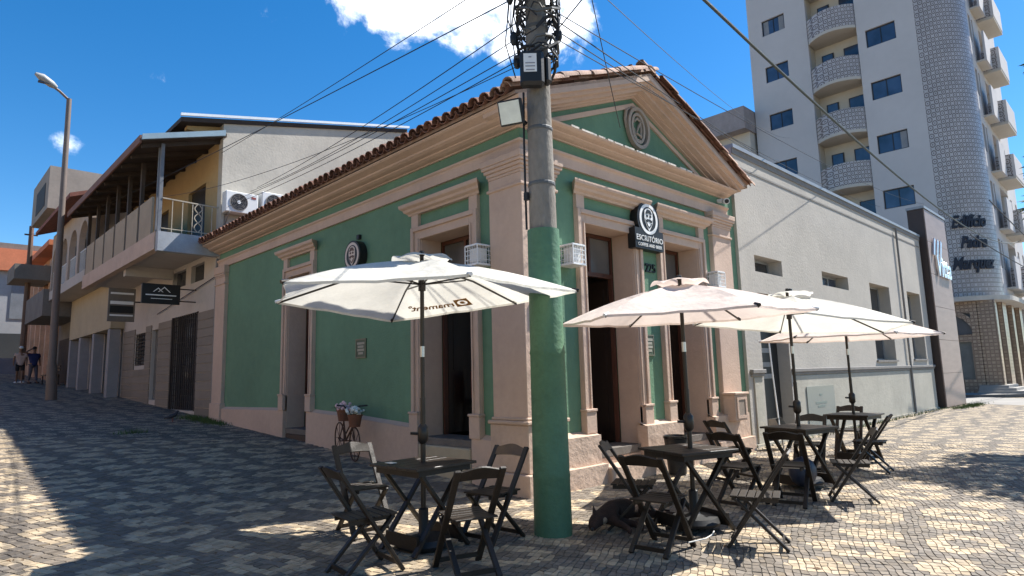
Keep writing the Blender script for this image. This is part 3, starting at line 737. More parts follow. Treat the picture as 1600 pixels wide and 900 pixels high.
# emblem of a bearded man
def emblem(t, c, R, P, d, white, black):
    mb = MB(); dv = Vector(P(0, -.006, 0))
    mb.ring(circle(c, R, P, -d, 36), circle(c, R*.80, P, -d, 36), dv); mb.build('emblem_ring', white, t)
    def shape(pts, dd, m, nm):
        q = MB(); q.prism([P(c[0]+x*R, -dd, c[1]+y*R) for x, y in pts], dv); q.build(nm, m, t)
    face = [(-.42, .50), (-.25, .66), (0, .72), (.25, .66), (.42, .50), (.46, .1), (.40, -.25), (.22, -.52), (.0, -.78), (-.22, -.52), (-.40, -.25), (-.46, .1)]
    shape(face, d, white, 'emblem_face')
    shape([(-.33, .40), (-.2, .58), (0, .63), (.2, .58), (.33, .40), (.30, .30), (.0, .38), (-.30, .30)], d+.006, black, 'emblem_hair')
    for s in (-1, 1):
        shape([(s*.06, .20), (s*.12, .27), (s*.25, .26), (s*.30, .18), (s*.22, .10), (s*.10, .11)], d+.006, black, 'emblem_eye')
        shape([(0, -.02), (s*.16, .0), (s*.30, -.10), (s*.37, -.02), (s*.33, -.20), (s*.18, -.22), (0, -.13)], d+.006, black, 'emblem_moustache')
        shape([(s*.34, -.24), (s*.20, -.30), (s*.13, -.44), (0, -.50), (0, -.60), (s*.20, -.46)], d+.006, black, 'emblem_beard')
sg = thing('hanging_logo_sign', 'black shop sign reading ESCRITORIO COFFEE AND BEER with a round bearded face emblem', 'shop sign', (2.76, -.15, 3.45))
mb = MB(); mb.prism([PY(2.76+.31*math.cos(a_), -.02, 3.955+.31*math.sin(a_)) for a_ in np.linspace(-.6, PI+.6, 30)], (0, -.14, 0))
mb.bx(2.36, 3.16, -.163, -.02, 3.46, 3.79); mb.build('sign_box', SIGNBLACK, sg)
emblem(sg, (2.76, 3.965), .255, PY, .161, SIGNWHITE, SIGNBLACK)
def word(t, txt, size, c, P, d, mat, bold=0., spacing=1., ext=.004, nm='lettering', flip=False):
    mb = text_mesh(txt, size, ext, bold, spacing=spacing)
    s = -1 if (P is PX and not flip) else 1
    remap(mb, lambda x, y, z: P(c[0]+s*x, -(d+ext+z), c[1]+y)); return mb.build(nm, mat, t)
word(sg, 'ESCRITÓRIO', .128, (2.76, 3.59), PY, .164, SIGNWHITE, .0, 1.06)
word(sg, 'COFFEE AND BEER', .076, (2.76, 3.50), PY, .164, SIGNWHITE, .0, 1.06)
nu = thing('house_number', 'dark green house number 225 on the strip between the front doors', 'house number', (2.8, -.01, 3.1))
word(nu, '225', .20, (2.955, 3.13), PY, .002, NUMGREEN, .003, ext=.012, nm='digits')
ms = thing('round_wall_sign', 'round black light box with a bearded face emblem on the side street wall', 'shop sign', (-.05, 4.15, 3.70))
MB().prism(circle((4.15, 3.71), .27, PX, -.01, 32), (-.15, 0, 0)).build('light_box', SIGNBLACK, ms)
emblem(ms, (4.15, 3.71), .235, PX, .161, M('faded_emblem', (.62, .52, .45), .6), M('emblem_brown', (.12, .07, .055), .6))
MB().bx(-.06, .0, 4.10, 4.18, 4.02, 4.10).build('bracket', BLACKPLASTIC, ms)
# things just inside the open doors
bk = thing('steel_bucket', 'shiny steel bucket standing inside the first front door', 'bucket', (2.1, .75, .4))
MB().lathe([(.10, .004), (.13, .26), (.138, .27), (.125, .262), (.095, .03)], 18, (2.1, .75, .40)).build('body', STEEL, bk, smooth=True)
ct = thing('bar_counter', 'dark counter with shelf seen inside the side street doorway', 'counter', (2.4, 2.6, .4))
mb = MB(); mb.bx(1.9, 2.6, 1.2, 4.2, .40, 1.42); mb.build('body', DARKWOOD, ct); mb = MB(); mb.bx(1.82, 2.68, 1.12, 4.28, 1.42, 1.47); mb.build('top', M('counter_top', (.06, .05, .045), .3), ct)
pf = thing('framed_picture', 'gilt framed picture on the back wall seen through the side street doorway', 'picture', (4.4, 5.98, 1.9))
MB().ring([(3.9, 5.99, 1.7), (4.9, 5.99, 1.7), (4.9, 5.99, 3.1), (3.9, 5.99, 3.1)], [(3.98, 5.99, 1.78), (4.82, 5.99, 1.78), (4.82, 5.99, 3.02), (3.98, 5.99, 3.02)], (0, -.04, 0)).build('frame', M('gilt_frame', (.5, .36, .12), .4), pf); MB().bx(3.98, 4.82, 5.975, 5.99, 1.78, 3.02).build('canvas', M('pale_canvas', (.4, .38, .33), .7), pf)
st = thing('red_stool', 'red stool in the dark side street doorway', 'stool', (1.0, 1.95, .4))
for k in range(4):
    sx, sy = (-1, 1)[k % 2], (-1, 1)[k//2]; MB().bar((1.0+sx*.17, 1.95+sy*.17, .4), (1.0+sx*.12, 1.95+sy*.12, 1.1), .03, .03).build('leg', DARKWOOD, st)
MB().bx(.84, 1.16, 1.79, 2.11, 1.10, 1.16).build('seat', M('red_vinyl', (.25, .02, .02), .5), st, bevel=.02)
MB().bx(.84, .87, 1.79, 2.11, 1.16, 1.6).build('backrest', M('red_vinyl', (.25, .02, .02), .5), st, bevel=.01)

# ------------------------------------------------------------------ GREY RENDERED BUILDING
gb = thing('grey_shop_building', 'low pale grey rendered building with small windows right of the green cafe', 'building', (6.2, 0, 0))
OPS = [(6.85, 8.2, 3.53, 3.88), (6.85, 8.2, .0, 3.08), (10.55, 12.4, 3.54, 3.89), (14.15, 16.0, 1.67, 3.90), (17.9, 19.45, 1.70, 3.93)]
mb = MB(); wall(mb, PY, 6.17, 20.2, -.3, 6.05, OPS, .42); mb.build('wall', GREYWALL, gb)
mb = MB(); mb.bx(6.17, 6.5, .43, 12, -.3, 6.0); mb.bx(19.8, 20.2, .43, 12, -.3, 6.0); mb.bx(6.17, 20.2, 12, 12.4, -.3, 6.0); mb.build('side_wall', GREYWALL, gb)
mb = MB(); mb.bx(6.5, 19.8, .43, 12, 5.6, 5.75); mb.build('roof', CONCDARK, gb)
mb = MB(); mb.bx(6.17, 20.2, -.05, .46, 6.05, 6.13); mb.build('coping', METALGREY, gb)
mb = MB(); mb.bx(6.17, 20.2, -.022, .0, 5.93, 6.05); mb.bx(6.17, 20.2, -.012, .0, 5.66, 5.70); mb.build('parapet_band', GREYTRIM, gb)
for (a, b) in ((6.25, 6.84), (8.22, 20.15)):
    mb = MB(); mb.bx(a, b, -.075, .0, 1.42, 1.50); mb.bx(a+.02, b-.02, -.045, .0, 1.36, 1.42); mb.build('ledge', GREYTRIM, gb, bevel=.01)
    mb = MB(); mb.bx(a+.12, b-.12, -.03, .0, .05, 1.34); mb.build('dado_panel', DADO, gb, bevel=.008)
mb = MB(); mb.bx(6.25, 20.15, -.06, 0, -.1, .05); mb.build('base_course', DADO, gb)
def gwin(a, b, c, d, nv, sill=True):
    fr = MB(); w = .05; y0, y1 = .30, .36
    for q in ((a, a+w, c, d), (b-w, b, c, d), (a+w, b-w, c, c+w), (a+w, b-w, d-w, d)): fr.bx(q[0], q[1], y0, y1, q[2], q[3])
    for k in range(1, nv):
        x = a+(b-a)*k/nv; fr.bx(x-.025, x+.025, y0, y1, c+w, d-w)
    f = fr.build('window', METALGREY, gb)
    for k in range(nv):
        x0 = a+(b-a)*k/nv+.03; x1 = a+(b-a)*(k+1)/nv-.03; MB().bx(x0, x1, .325, .335, c+w, d-w).build('pane', GLASSBLUE if d < 3.9 and nv > 1 else GLASSDARK, f)
    if sill: MB().bx(a-.05, b+.05, -.05, .31, c-.05, c+.004).build('window_sill', GREYTRIM, f)
gwin(6.85, 8.2, 3.53, 3.88, 1, False); gwin(10.55, 12.4, 3.54, 3.89, 3, False); gwin(14.15, 16.0, 1.67, 3.90, 2); gwin(17.9, 19.45, 1.70, 3.93, 2)
mb = MB(); mb.bx(6.86, 8.19, .26, .32, .0, 3.07); dr = mb.build('door', BLACKPLASTIC, gb)
for z in (1.30, 1.55, 1.85): MB().bx(7.35, 7.85, .252, .26, z, z+.10).build('door_sticker', M('sticker_grey', (.35, .34, .32), .6), dr)
MB().bx(6.865, 6.95, .05, .255, .9, 3.0).build('side_panel', M('dark_teal_banner', (.02, .035, .04), .5), dr)
mb = text_mesh('ZAN', .55, .003, .01)
remap(mb, lambda x, y, z: (6.953+z, .07+.18-y*.42, 2.1+x*1.05)); mb.build('banner_lettering', M('banner_grey', (.42, .43, .42), .6), dr)
MB().tube([(17.2, -.06, .02), (17.2, -.06, 5.95)], .032, 8).build('drainpipe', GREYTRIM, gb, smooth=True)
pp = thing('frosted_wall_panel', 'grey green glass panel with faint print on the dado behind the tables', 'panel', (9.65, -.04, .2))
MB().bx(8.85, 10.5, -.05, -.032, .18, 1.08).build('glass', MOSSYGLASS, pp)
for (a, b, z) in ((9.3, 9.95, .68), (9.4, 9.85, .60), (9.56, 9.7, .86)): MB().bx(a, b, -.054, -.0505, z, z+.045).build('print_line', FADEDTEXT, pp)

pl = thing('shop_pillar', 'tall brown clad sign pillar with silver lettering at the end of the grey building', 'pillar', (21.8, 0, 0))
MB().bx(20.32, 23.28, -.20, .30, -.2, 7.10).build('core', DARKBROWN, pl)
for k in range(6): MB().bx(20.36, 23.3, -.235, -.2, .02+k*1.18, .02+(k+1)*1.18-.012).build('cladding_panel', PILLARBROWN, pl)
MB().bx(20.28, 23.34, -.26, .32, 7.11, 7.2).build('cap', METALGREY, pl)
sn = thing('pillar_lettering', 'shiny silver raised lettering with ornament on the brown pillar', 'sign letters', (21.9, -.26, 4.6))
mb = text_mesh('Vitta', 1.05, .03, .02, .25); remap(mb, lambda x, y, z: (21.95+x*1.05, -.29-z, 4.72+y)); mb.build('lettering', CHROME, sn)
mb = MB()
for k in range(3):
    x0 = 20.75+k*.45; mb.prism([(x0, -.26, 5.45), (x0+.12, -.26, 5.42), (x0+.42, -.26, 6.02), (x0+.30, -.26, 6.1)], (0, -.05, 0))
mb.build('ornament', CHROME, sn)

# ------------------------------------------------------------------ APARTMENT TOWER
tw = thing('apartment_tower', 'tall white apartment tower with patterned tile corner and curved balconies', 'building', (36, 5, 0))
TX, TY0, TY1, TXE, TH, RC = 31.0, -.5, 10.24, 41.4, 33.0, 1.92
FL = [z for z in np.arange(7.68, 32, 3.03)]
RCS = (4.18, 6.77)
ops = [(2.33, 3.77, z-1.02+.0, z) for z in FL]+[(8.0, 9.38, z-1.0, z) for z in FL]+[(RCS[0], RCS[1], 4.6, 32.2)]
mb = MB(); wall(mb, lambda u, d, z: (TX+d, u, z), TY0+RC, TY1, 4.6, TH, ops, .28)
mb.bx(TX+.28, TXE, TY1-.3, TY1, 0, TH); mb.bx(TXE-.3, TXE, TY0+.3, TY1-.3, 0, TH)
mb.build('wall', TOWERWALL, tw)
mb = MB(); mb.bx(TX+1.0, TX+1.2, RCS[0]-.01, RCS[1]+.01, 4.6, 32.2); mb.bx(TX+.281, TX+1.0, RCS[0]-.2, RCS[0], 4.6, 32.2); mb.bx(TX+.281, TX+1.0, RCS[1], RCS[1]+.2, 4.6, 32.2)
mb.build('recess_wall', TOWERCREAM, tw)
for z in FL:
    for (a, b) in ((2.33, 3.77), (8.0, 9.38)):
        fr = MB(); q = .05
        for (u0, u1, c0, c1) in ((a, a+q, z-1.0, z), (b-q, b, z-1.0, z), (a+q, b-q, z-1.02, z-1.02+q), (a+q, b-q, z-q, z), ((a+b)/2-.02, (a+b)/2+.02, z-1.02+q, z-q)): fr.bx(TX+.10, TX+.16, u0, u1, c0, c1)
        f = fr.build('window', M('dark_frame', (.03, .03, .035), .5), tw)
        MB().bx(TX+.13, TX+.14, a+q, b-q, z-1.0+q*.6, z-q).build('pane', GLASSBLUE, f)
        rw = random.Random(int(z*10)+int(a))
        if (a > 7 and abs(z-22.83) < .3) or rw.random() < .18:
            for uu in ((a+.08, b-.38) if rw.random() < .5 or a > 7 and abs(z-22.83) < .3 else (a+.06,)): MB().bx(TX+.12, TX+.128, uu, uu+.3, z-.95, z-.06).build('curtain', M('grey_curtain', (.30, .31, .33), .8), f)
    # balcony: curved patterned parapet with a pale slab under it
    zb = z-2.62
    arc = [(TX-.62*math.sin(PI*k/14)**.8, RCS[0]+.03+(RCS[1]-RCS[0]-.06)*k/14) for k in range(15)]
    b = MB(); outer = [(x, y) for x, y in arc]; n = len(outer)
    vs = [(x, y, zz) for zz in (zb+.16, zb+1.42) for x, y in outer]+[(x+.12, y, zz) for zz in (zb+.16, zb+1.42) for x, y in outer]
    fs = []
    for k in range(n-1): fs += [(k, k+1, n+k+1, n+k), (2*n+k, 3*n+k, 3*n+k+1, 2*n+k+1), (n+k, n+k+1, 3*n+k+1, 3*n+k), (k, 2*n+k, 2*n+k+1, k+1)]
    fs += [(0, n, 3*n, 2*n), (n-1, 3*n-1, 4*n-1, 2*n-1)]
    bb = b.add(vs, fs).build('balcony', TOWERTILE, tw)
    MB().prism([(x, y, zb) for x, y in outer]+[(TX+1.0, RCS[1]-.03, zb), (TX+1.0, RCS[0]+.03, zb)], (0, 0, .16)).build('slab', TOWERCREAM, bb)
    for (a, b2) in ((4.35, 5.2), (5.75, 6.4)):
        w_ = MB().bx(TX+.93, TX+1.0, a, b2, zb+.9, zb+2.50).build('recess_window', M('dark_frame', (.03, .03, .035), .5), tw); MB().bx(TX+.92, TX+.93, a+.06, b2-.06, zb+.95, zb+2.45).build('pane', GLASSBLUE, w_)
# tiled round corner
n = 12; arc = [(TX+RC-RC*math.cos(PI/2*k/n), TY0+RC-RC*math.sin(PI/2*k/n)) for k in range(n+1)]
MB().prism([(x, y, 4.75) for x, y in arc]+[(TX+RC, TY0+RC, 4.75)], (0, 0, TH-4.75)).build('tiled_corner', TOWERTILE, tw, smooth=True)
# face on the front street
sideops = []
for z in FL: sideops += [(33.15, 33.75, z-1.5, z), (34.0, 34.35, z-1.5, z), (35.9, 38.3, z-2.45, z+.1), (39.0, 39.5, z-1.3, z), (40.6, 41.1, z-1.3, z)]
mb = MB(); wall(mb, lambda u, d, z: (u, TY0+d, z), TX+RC, TXE, 4.6, TH, sideops, .3); mb.build('street_wall', TOWERWALL, tw)
MB().bx(35.6, 38.6, TY0+1.3, TY0+1.4, 4.6, 32).build('loggia_wall', TOWERCREAM, tw)
for z in FL:
    for (a, b) in ((33.15, 33.75), (34.0, 34.35), (39.0, 39.5), (40.6, 41.1)): MB().bx(a, b, TY0+.12, TY0+.2, z-1.5 if b < 35 else z-1.3, z).build('side_window', GLASSDARK, tw)
    zb = z-2.62
    b = MB(); b.bx(35.75, 38.45, TY0-.655, TY0-.59, zb+.15, zb+.2); b.bx(35.75, 35.87, TY0-.66, TY0, zb+.15, zb+1.35); b.bx(38.33, 38.45, TY0-.66, TY0, zb+.15, zb+1.35); o = b.build('street_balcony', TOWERTILE, tw)
    MB().bx(35.75, 38.45, TY0-.78, TY0-.66, zb+.15, zb+1.35).build('parapet', TOWERWALL, o); MB().bx(35.75, 38.45, TY0-.76, TY0+1.3, zb, zb+.148).build('slab', TOWERCREAM, o)
    o = MB().bx(34.0, 35.5, TY0-.45, TY0-.35, zb+.1, zb+1.75).build('parapet_panel', TOWERWALL, tw); MB().bx(34.0, 35.5, TY0-.35, TY0-.002, zb+.1, zb+.2).build('slab', TOWERCREAM, o)
# ground floor
arcP = [(TX+RC-(RC+.35)*math.cos(PI/2*k/n), TY0+RC-(RC+.35)*math.sin(PI/2*k/n)) for k in range(n+1)]
MB().prism([(x, y, 4.5) for x, y in [(TX-.35, TY1)]+arcP+[(TXE, TY0-.35), (TXE, TY0), (TX+RC, TY0+RC), (TX+RC, TY1)]], (0, 0, .22)).build('canopy', M('canopy_cream', (.6, .55, .48), .7), tw)
mb = MB(); wall(mb, lambda u, d, z: (TX+.25+d, u, z), 0.42, TY1, 0, 4.5, [(.78, 2.7, .75, 2.55), (.70, 2.7, 2.9, 3.95)], .3); mb.build('base_wall', BASETILE, tw)
MB().bx(TX+.40, TX+.44, .7, 2.75, .7, 2.6).build('shop_window', M('grey_shopfront', (.20, .215, .20), .25), tw)
MB().bx(TX+.40, TX+.44, .65, 2.75, 2.85, 4.0).build('arched_transom', M('grey_transom', (.14, .14, .14), .4), tw)
MB().ring([(TX+.22, 1.72-1.3*math.cos(PI*k/12), 2.9+1.25*math.sin(PI*k/12)) for k in range(13)], [(TX+.22, 1.72-1.05*math.cos(PI*k/12), 2.9+1.02*math.sin(PI*k/12)) for k in range(13)], (.04, 0, 0)).build('arch_trim', BASETILE, tw)
for (xa, xb) in ((TX+.3, TX+.75), (33.3, 34.3), (36.0, 36.6), (38.4, 39.2), (41.3, 42.0)): MB().bx(xa, xb, -.3, .4, 0, 4.5).build('base_pier', BASETILE, tw)
o = MB().bx(TX+.80, 33.25, .1, .2, .3, 4.3).build('entrance_door', M('white_door_metal', (.62, .6, .58), .4), tw)
for (a, b) in ((31.95, 32.3), (32.65, 33.05)): MB().bx(a, b, .092, .1, 1.0, 3.6).build('door_glass', GLASSGREY, o)
MB().bx(34.3, 41.3, .5, .6, 0, 4.5).build('base_back_wall', M('brown_back', (.12, .08, .06), .7), tw)
for k in range(3): MB().bx(TX-.7+.25*k, 33.6-.1*k, -1.1+.3*k, .6, .12+.12*k, .12+.12*k+.12).build('step', SIDEWALKC, tw)
tt = thing('building_name_sign', 'dark script letters Edificio Padre Marquez on the tiled tower corner', 'sign letters', (31.5, 0, 6))
for txt, z, sz, dy in (('Edifício', 8.15, .84, 0), ('Padre', 7.12, .80, .10), ('Marquez', 6.08, .84, 0)):
    mb = text_mesh(txt, sz, .03, .028, .35)
    def onarc(x, y, zz):
        s = x*.62+dy; a_ = .62+s/RC; R_ = RC+.06+zz
        return (TX+RC-R_*math.cos(a_), TY0+RC-R_*math.sin(a_), z+y)
    remap(mb, onarc); mb.build('lettering', M('sign_navy', (.012, .016, .03), .5), tt)
bb = thing('background_building', 'cream building with grey roof band far behind between pediment and tower', 'building', (33, 13, 0))
MB().bx(30.4, 40, 10.4, 26, 0, 15.9).build('wall', TOWERCREAM, bb); MB().bx(29.6, 40.3, 10.3, 26.3, 15.9, 17.3).build('roof_band', M('mauve_grey_band', (.38, .33, .32), .8), bb)
o = MB().bx(30.34, 30.4, 10.7, 11.9, 12.9, 14.0).build('window', M('dark_frame', (.03, .03, .035), .5), bb); MB().bx(30.33, 30.34, 10.76, 11.84, 12.96, 13.94).build('pane', GLASSDARK, o)
# road and pavement over there
def sheet(x0, x1, ys, dz):
    mb = MB(); n = len(ys)
    for y in ys: mb.v += [(x0, y, gz(x0, y)+dz), (x1, y, gz(x1, y)+dz)]
    mb.f = [(2*k, 2*k+1, 2*k+3, 2*k+2) for k in range(n-1)]; return mb
struct(sheet(23.7, 70, [-16, -3, -1.75], .004).build('road', ROADC)); struct(sheet(23.7, 28.9, [-1.75, -1, -.6, -.2, .2, 12], .004).build('road', ROADC))
MB_ = MB().prism([(28.9, 10.2, 0), (28.9, .6, 0), (29.3, -.4, 0), (30.3, -1.2, 0), (31.5, -1.5, 0), (70, -1.5, 0), (70, 10.2, 0)], (0, 0, .12)) if False else MB().prism([(28.9, 10.2, -.1), (28.9, .6, -.1), (29.3, -.4, -.1), (30.3, -1.2, -.1), (31.5, -1.5, -.1), (70, -1.5, -.1), (70, 10.2, -.1)], (0, 0, .22)); struct(MB_.build('pavement', SIDEWALKC))
kb = MB().prism([(28.75, 10.2, 0), (28.75, .5, 0), (29.2, -.55, 0), (30.25, -1.35, 0), (31.5, -1.65, 0), (70, -1.65, 0), (70, -1.5, 0), (31.5, -1.5, 0), (30.3, -1.2, 0), (29.3, -.4, 0), (28.9, .6, 0), (28.9, 10.2, 0)], (0, 0, .128)); struct(kb.build('kerb', KERBC))

# ------------------------------------------------------------------ HOUSES UP THE SIDE STREET
h1 = thing('balcony_house', 'two storey house with tan balcony, ochre upper wall and stained gable wall beside the cafe', 'building', (0, 16, .8))
OPH = [(12.7, 15.0, .78, 3.5), (16.4, 17.12, 1.05, 3.28), (17.85, 19.1, 2.18, 3.27), (12.4, 13.5, 4.36, 4.86), (13.95, 15.2, 4.38, 4.88)]
mb = MB(); wall(mb, PX, 11.27, 20.7, 0, 5.3, OPH, .3); mb.build('wall', HOUSEWHITE, h1)
mb = MB(); wall(mb, PX, 11.27, 20.7, 5.3, 8.25, [(12.55, 14.05, 5.35, 7.15), (16.0, 17.2, 5.6, 7.1)], .3); mb.build('upper_wall', OCHRE, h1)
mb = MB(); mb.prism([(-.02, 11.25, 4.9), (5.8, 11.25, 4.9), (5.8, 11.25, 9.72), (-.02, 11.25, 8.48)], (0, .3, 0)); mb.build('gable_wall', STAINWALL, h1)
mb = MB(); mb.bx(5.5, 5.8, 11.55, 20.7, 0, 9.6); mb.bx(.3, 5.8, 20.4, 20.7, 0, 8.2); mb.bx(.32, 5.5, 13.2, 13.3, .6, 8.0); mb.build('rear_wall', HOUSEWHITE, h1)
for (a, b, c, d) in OPH[3:]: MB().bx(.12, .16, a, b, c, d).build('small_window', GLASSDARK, h1)
MB().bx(.16, .2, 12.7, 15.0, .7, 3.5).build('door_glass', GLASSDARK, h1)
g = MB()
for k in range(13):
    y = 12.75+k*(2.2/12); g.bar((-.01, y, .8), (-.01, y, 3.48), .03, .03)
for k in range(16): g.bar((.04, 12.72, .85+k*.17), (.04, 14.98, .85+k*.17), .02, .012)
for y in (12.73, 14.97): g.bar((0, y, .78), (0, y, 3.5), .06, .06)
g.build('door_grille', BEAMDARK, h1)
MB().bx(.10, .13, 16.4, 17.12, 1.05, 3.28).build('narrow_window', GLASSGREY, h1); MB().bx(.1, .13, 17.85, 19.1, 2.18, 3.27).build('window', GLASSDARK, h1)
g = MB()
for k in range(9): g.bar((.03, 17.87, 2.22+k*.125), (.03, 19.08, 2.22+k*.125), .02, .03)
for k in range(5): g.bar((.02, 17.87+k*.3, 2.2), (.02, 17.87+k*.3, 3.26), .02, .02)
g.build('window_grille', BEAMDARK, h1)
zt_ = 3.45
for k in range(13):
    z1 = zt_-k*.235; z0 = z1-.222
    for (a, b) in ((11.32, 12.66), (15.04, 16.36), (17.16, 17.8), (19.15, 20.68), (17.8, 19.15), (16.36, 17.16)):
        if (a, b) == (17.8, 19.15) and z1 > 2.15: continue
        if (a, b) == (16.36, 17.16) and z1 > 1.03: continue
        MB().bx(-.03, -.002, a, b, z0, z1).build('cladding_board', CLAD, h1)
# balcony
MB().bx(-1.45, -.003, 11.35, 20.2, 5.0, 5.30).build('balcony_slab', HOUSEWHITE, h1)
MB().bx(-1.47, -.005, 11.30, 11.5, 4.82, 5.31).build('balcony_beam', M('bluish_grey_paint', (.42, .44, .47), .8, .12, 3, .1), h1)
MB().bx(-1.5, -1.32, 11.5, 20.2, 4.88, 5.33).build('balcony_beam', M('salmon_beam', (.60, .44, .34), .8, .1, 2, .1), h1)
MB().bx(-1.3, -.003, 15.1, 15.35, 4.70, 5.0).build('balcony_beam', HOUSEWHITE, h1)
for k in range(6):
    a = 12.05+k*1.36; MB().bx(-1.46, -1.40, a, a+1.16, 5.34, 6.36).build('balcony_panel', PANELTAN, h1)
    MB().bx(-1.45, -1.36, a+1.18, a+1.32, 5.33, 7.6).build('balcony_post', BEAMDARK, h1)
for y in (11.42, 11.62): MB().bx(-1.46, -1.38, y, y+.07, 5.3, 7.62).build('corner_post', M('slate_grey_paint', (.20, .21, .23), .8), h1)
rl = MB().bar((-1.38, 11.42, 6.2), (-.02, 11.42, 6.16), .03, .03).bar((-1.38, 11.42, 5.42), (-.02, 11.42, 5.42), .02, .02)
for k in range(1, 6): rl.bar((-1.38+k*.24, 11.42, 5.32), (-1.38+k*.24, 11.42, 6.18), .018, .018)
rl.tube([(-.52+.09*math.sin(t*3), 11.42, 5.42+t*.24) for t in np.linspace(0, 3.1, 20)], .014, 6).tube([(-.52-.09*math.sin(t*3), 11.42, 5.42+t*.24) for t in np.linspace(0, 3.1, 20)], .014, 6)
rl.build('balcony_rail', M('tan_rail_paint', (.50, .43, .33), .6), h1)
MB().bx(.10, .15, 12.55, 14.05, 5.32, 7.15).build('balcony_door', DARKWOOD, h1); MB().bx(.1, .15, 16.0, 17.2, 5.6, 7.1).build('upper_window', DARKWOOD, h1)
lr = MB().prism([(-1.95, 11.2, 7.50), (.05, 11.2, 8.10), (.05, 11.2, 8.20), (-1.95, 11.2, 7.62)], (0, 9.5, 0)).build('balcony_roof', BEAMDARK, h1)
for k in range(10): MB().bar((-1.9, 11.5+k, 7.46), (.0, 11.5+k, 8.03), .07, .1).build('rafter', BEAMDARK, lr)
MB().prism([(-1.97, 11.13, 7.52), (.0, 11.13, 8.11), (.0, 11.13, 8.26), (-1.97, 11.13, 7.66)], (0, .068, 0)).build('verge_board', BLUEEDGE, lr)
MB().bx(-2.0, -1.955, 11.25, 20.7, 7.46, 7.66).build('eave_board', M('reddish_fascia', (.22, .11, .08), .8), lr)
ur = MB().prism([(-1.1, 11.2, 8.12), (5.9, 11.2, 9.62), (5.9, 11.2, 9.74), (-1.1, 11.2, 8.24)], (0, 9.5, 0)).build('main_roof', BEAMDARK, h1)
ur.location.z += .12
MB().prism([(-1.12, 11.14, 8.38), (5.95, 11.14, 9.89), (5.95, 11.14, 9.96), (-1.12, 11.14, 8.45)], (0, .058, 0)).build('roof_flashing', WHITEEDGE, h1)
MB().prism([(-.85, 11.55, 8.2), (.0, 11.55, 8.2), (.0, 11.55, 8.6), (-.85, 11.55, 8.42)], (0, .2, 0)).build('gable_end', OCHRE, h1)
MB().tube([(-.06, 11.24, .7), (-.06, 11.24, 4.75)], .035, 6).build('drainpipe', GREYTRIM, h1)
MB().tube([(-.05, 11.3, 4.3), (-.05, 16.5, 3.75)], .012, 6).build('conduit', BEAMDARK, h1)
def ac(x0, lab, dz=0):
    t = thing('air_conditioner', lab, 'air conditioner', (x0+.4, 11.1, 5.98), 'outdoor units on the stained gable wall')
    MB().bx(x0, x0+.84, 10.88, 11.18, 5.98, 6.54).build('casing', WHITEMETAL, t, bevel=.015)
    f = MB(); f.ring(circle((x0+.33, 6.26), .235, PY, 10.878, 24), circle((x0+.33, 6.26), .215, PY, 10.878, 24), (0, -.015, 0))
    for k in range(1, 5): f.ring(circle((x0+.33, 6.26), .045*k, PY, 10.874, 20), circle((x0+.33, 6.26), .045*k-.008, PY, 10.874, 20), (0, -.006, 0))
    for k in range(8): f.bar((x0+.33, 10.87, 6.26), (x0+.33+.22*math.cos(k*PI/4), 10.87, 6.26+.22*math.sin(k*PI/4)), .008, .006)
    f.build('fan_guard', GREYTRIM, t); MB().prism(circle((x0+.33, 6.26), .215, PY, 10.8785, 24), (0, -.003, 0)).build('fan_opening', M('fan_dark', (.05, .05, .055), .6), t)
    MB().prism(circle((x0+.33, 6.26), .05, PY, 10.868, 14), (0, -.01, 0)).build('fan_hub', WHITEMETAL, t)
    MB().bx(x0+.66, x0+.78, 10.874, 10.8805, 6.4, 6.46).build('badge', M('badge_red', (.3, .06, .05), .5), t)
    b = MB()
    for x in (x0+.1, x0+.7): b.bar((x, 11.24, 5.96), (x, 10.88, 5.96), .03, .03); b.bar((x, 11.24, 5.62), (x, 10.92, 5.95), .025, .025); b.bar((x, 11.24, 5.6), (x, 11.24, 5.98), .025, .03)
    b.build('bracket', GREYTRIM, t)
    t.location.z += dz
ac(-.02, 'white air conditioner outdoor unit next to the balcony on the stained wall'); ac(.93, 'white air conditioner outdoor unit half hidden behind the cafe roof tiles', .14)
hsn = thing('blade_sign', 'dark hanging sign with white mountain logo beside the balcony house door', 'sign', (-.9, 13, 3.7))
MB().bx(-1.36, -.42, 12.96, 13.04, 3.68, 4.22).build('board', SIGNBLACK, hsn)
mb = MB()
for pts in (((-1.10, 4.0), (-.97, 4.12), (-.84, 4.0), (-.87, 4.0), (-.97, 4.09), (-1.07, 4.0)), ((-.98, 4.0), (-.82, 4.15), (-.66, 4.0), (-.69, 4.0), (-.82, 4.12), (-.95, 4.0))):
    mb.prism([(x, 12.958, z) for x, z in pts], (0, -.004, 0))
mb.build('mountain_logo', SIGNWHITE, hsn); mb = MB(); mb.bx(-1.27, -.52, 12.954, 12.9585, 3.90, 3.93); mb.bx(-1.14, -.62, 12.954, 12.9585, 3.81, 3.825); mb.build('text_line', SIGNWHITE, hsn)
MB().bar((-.42, 13, 4.12), (.0, 13, 4.12), .03, .03).bar((-.42, 13, 3.78), (.0, 13, 3.78), .03, .03).build('arm', BEAMDARK, hsn)

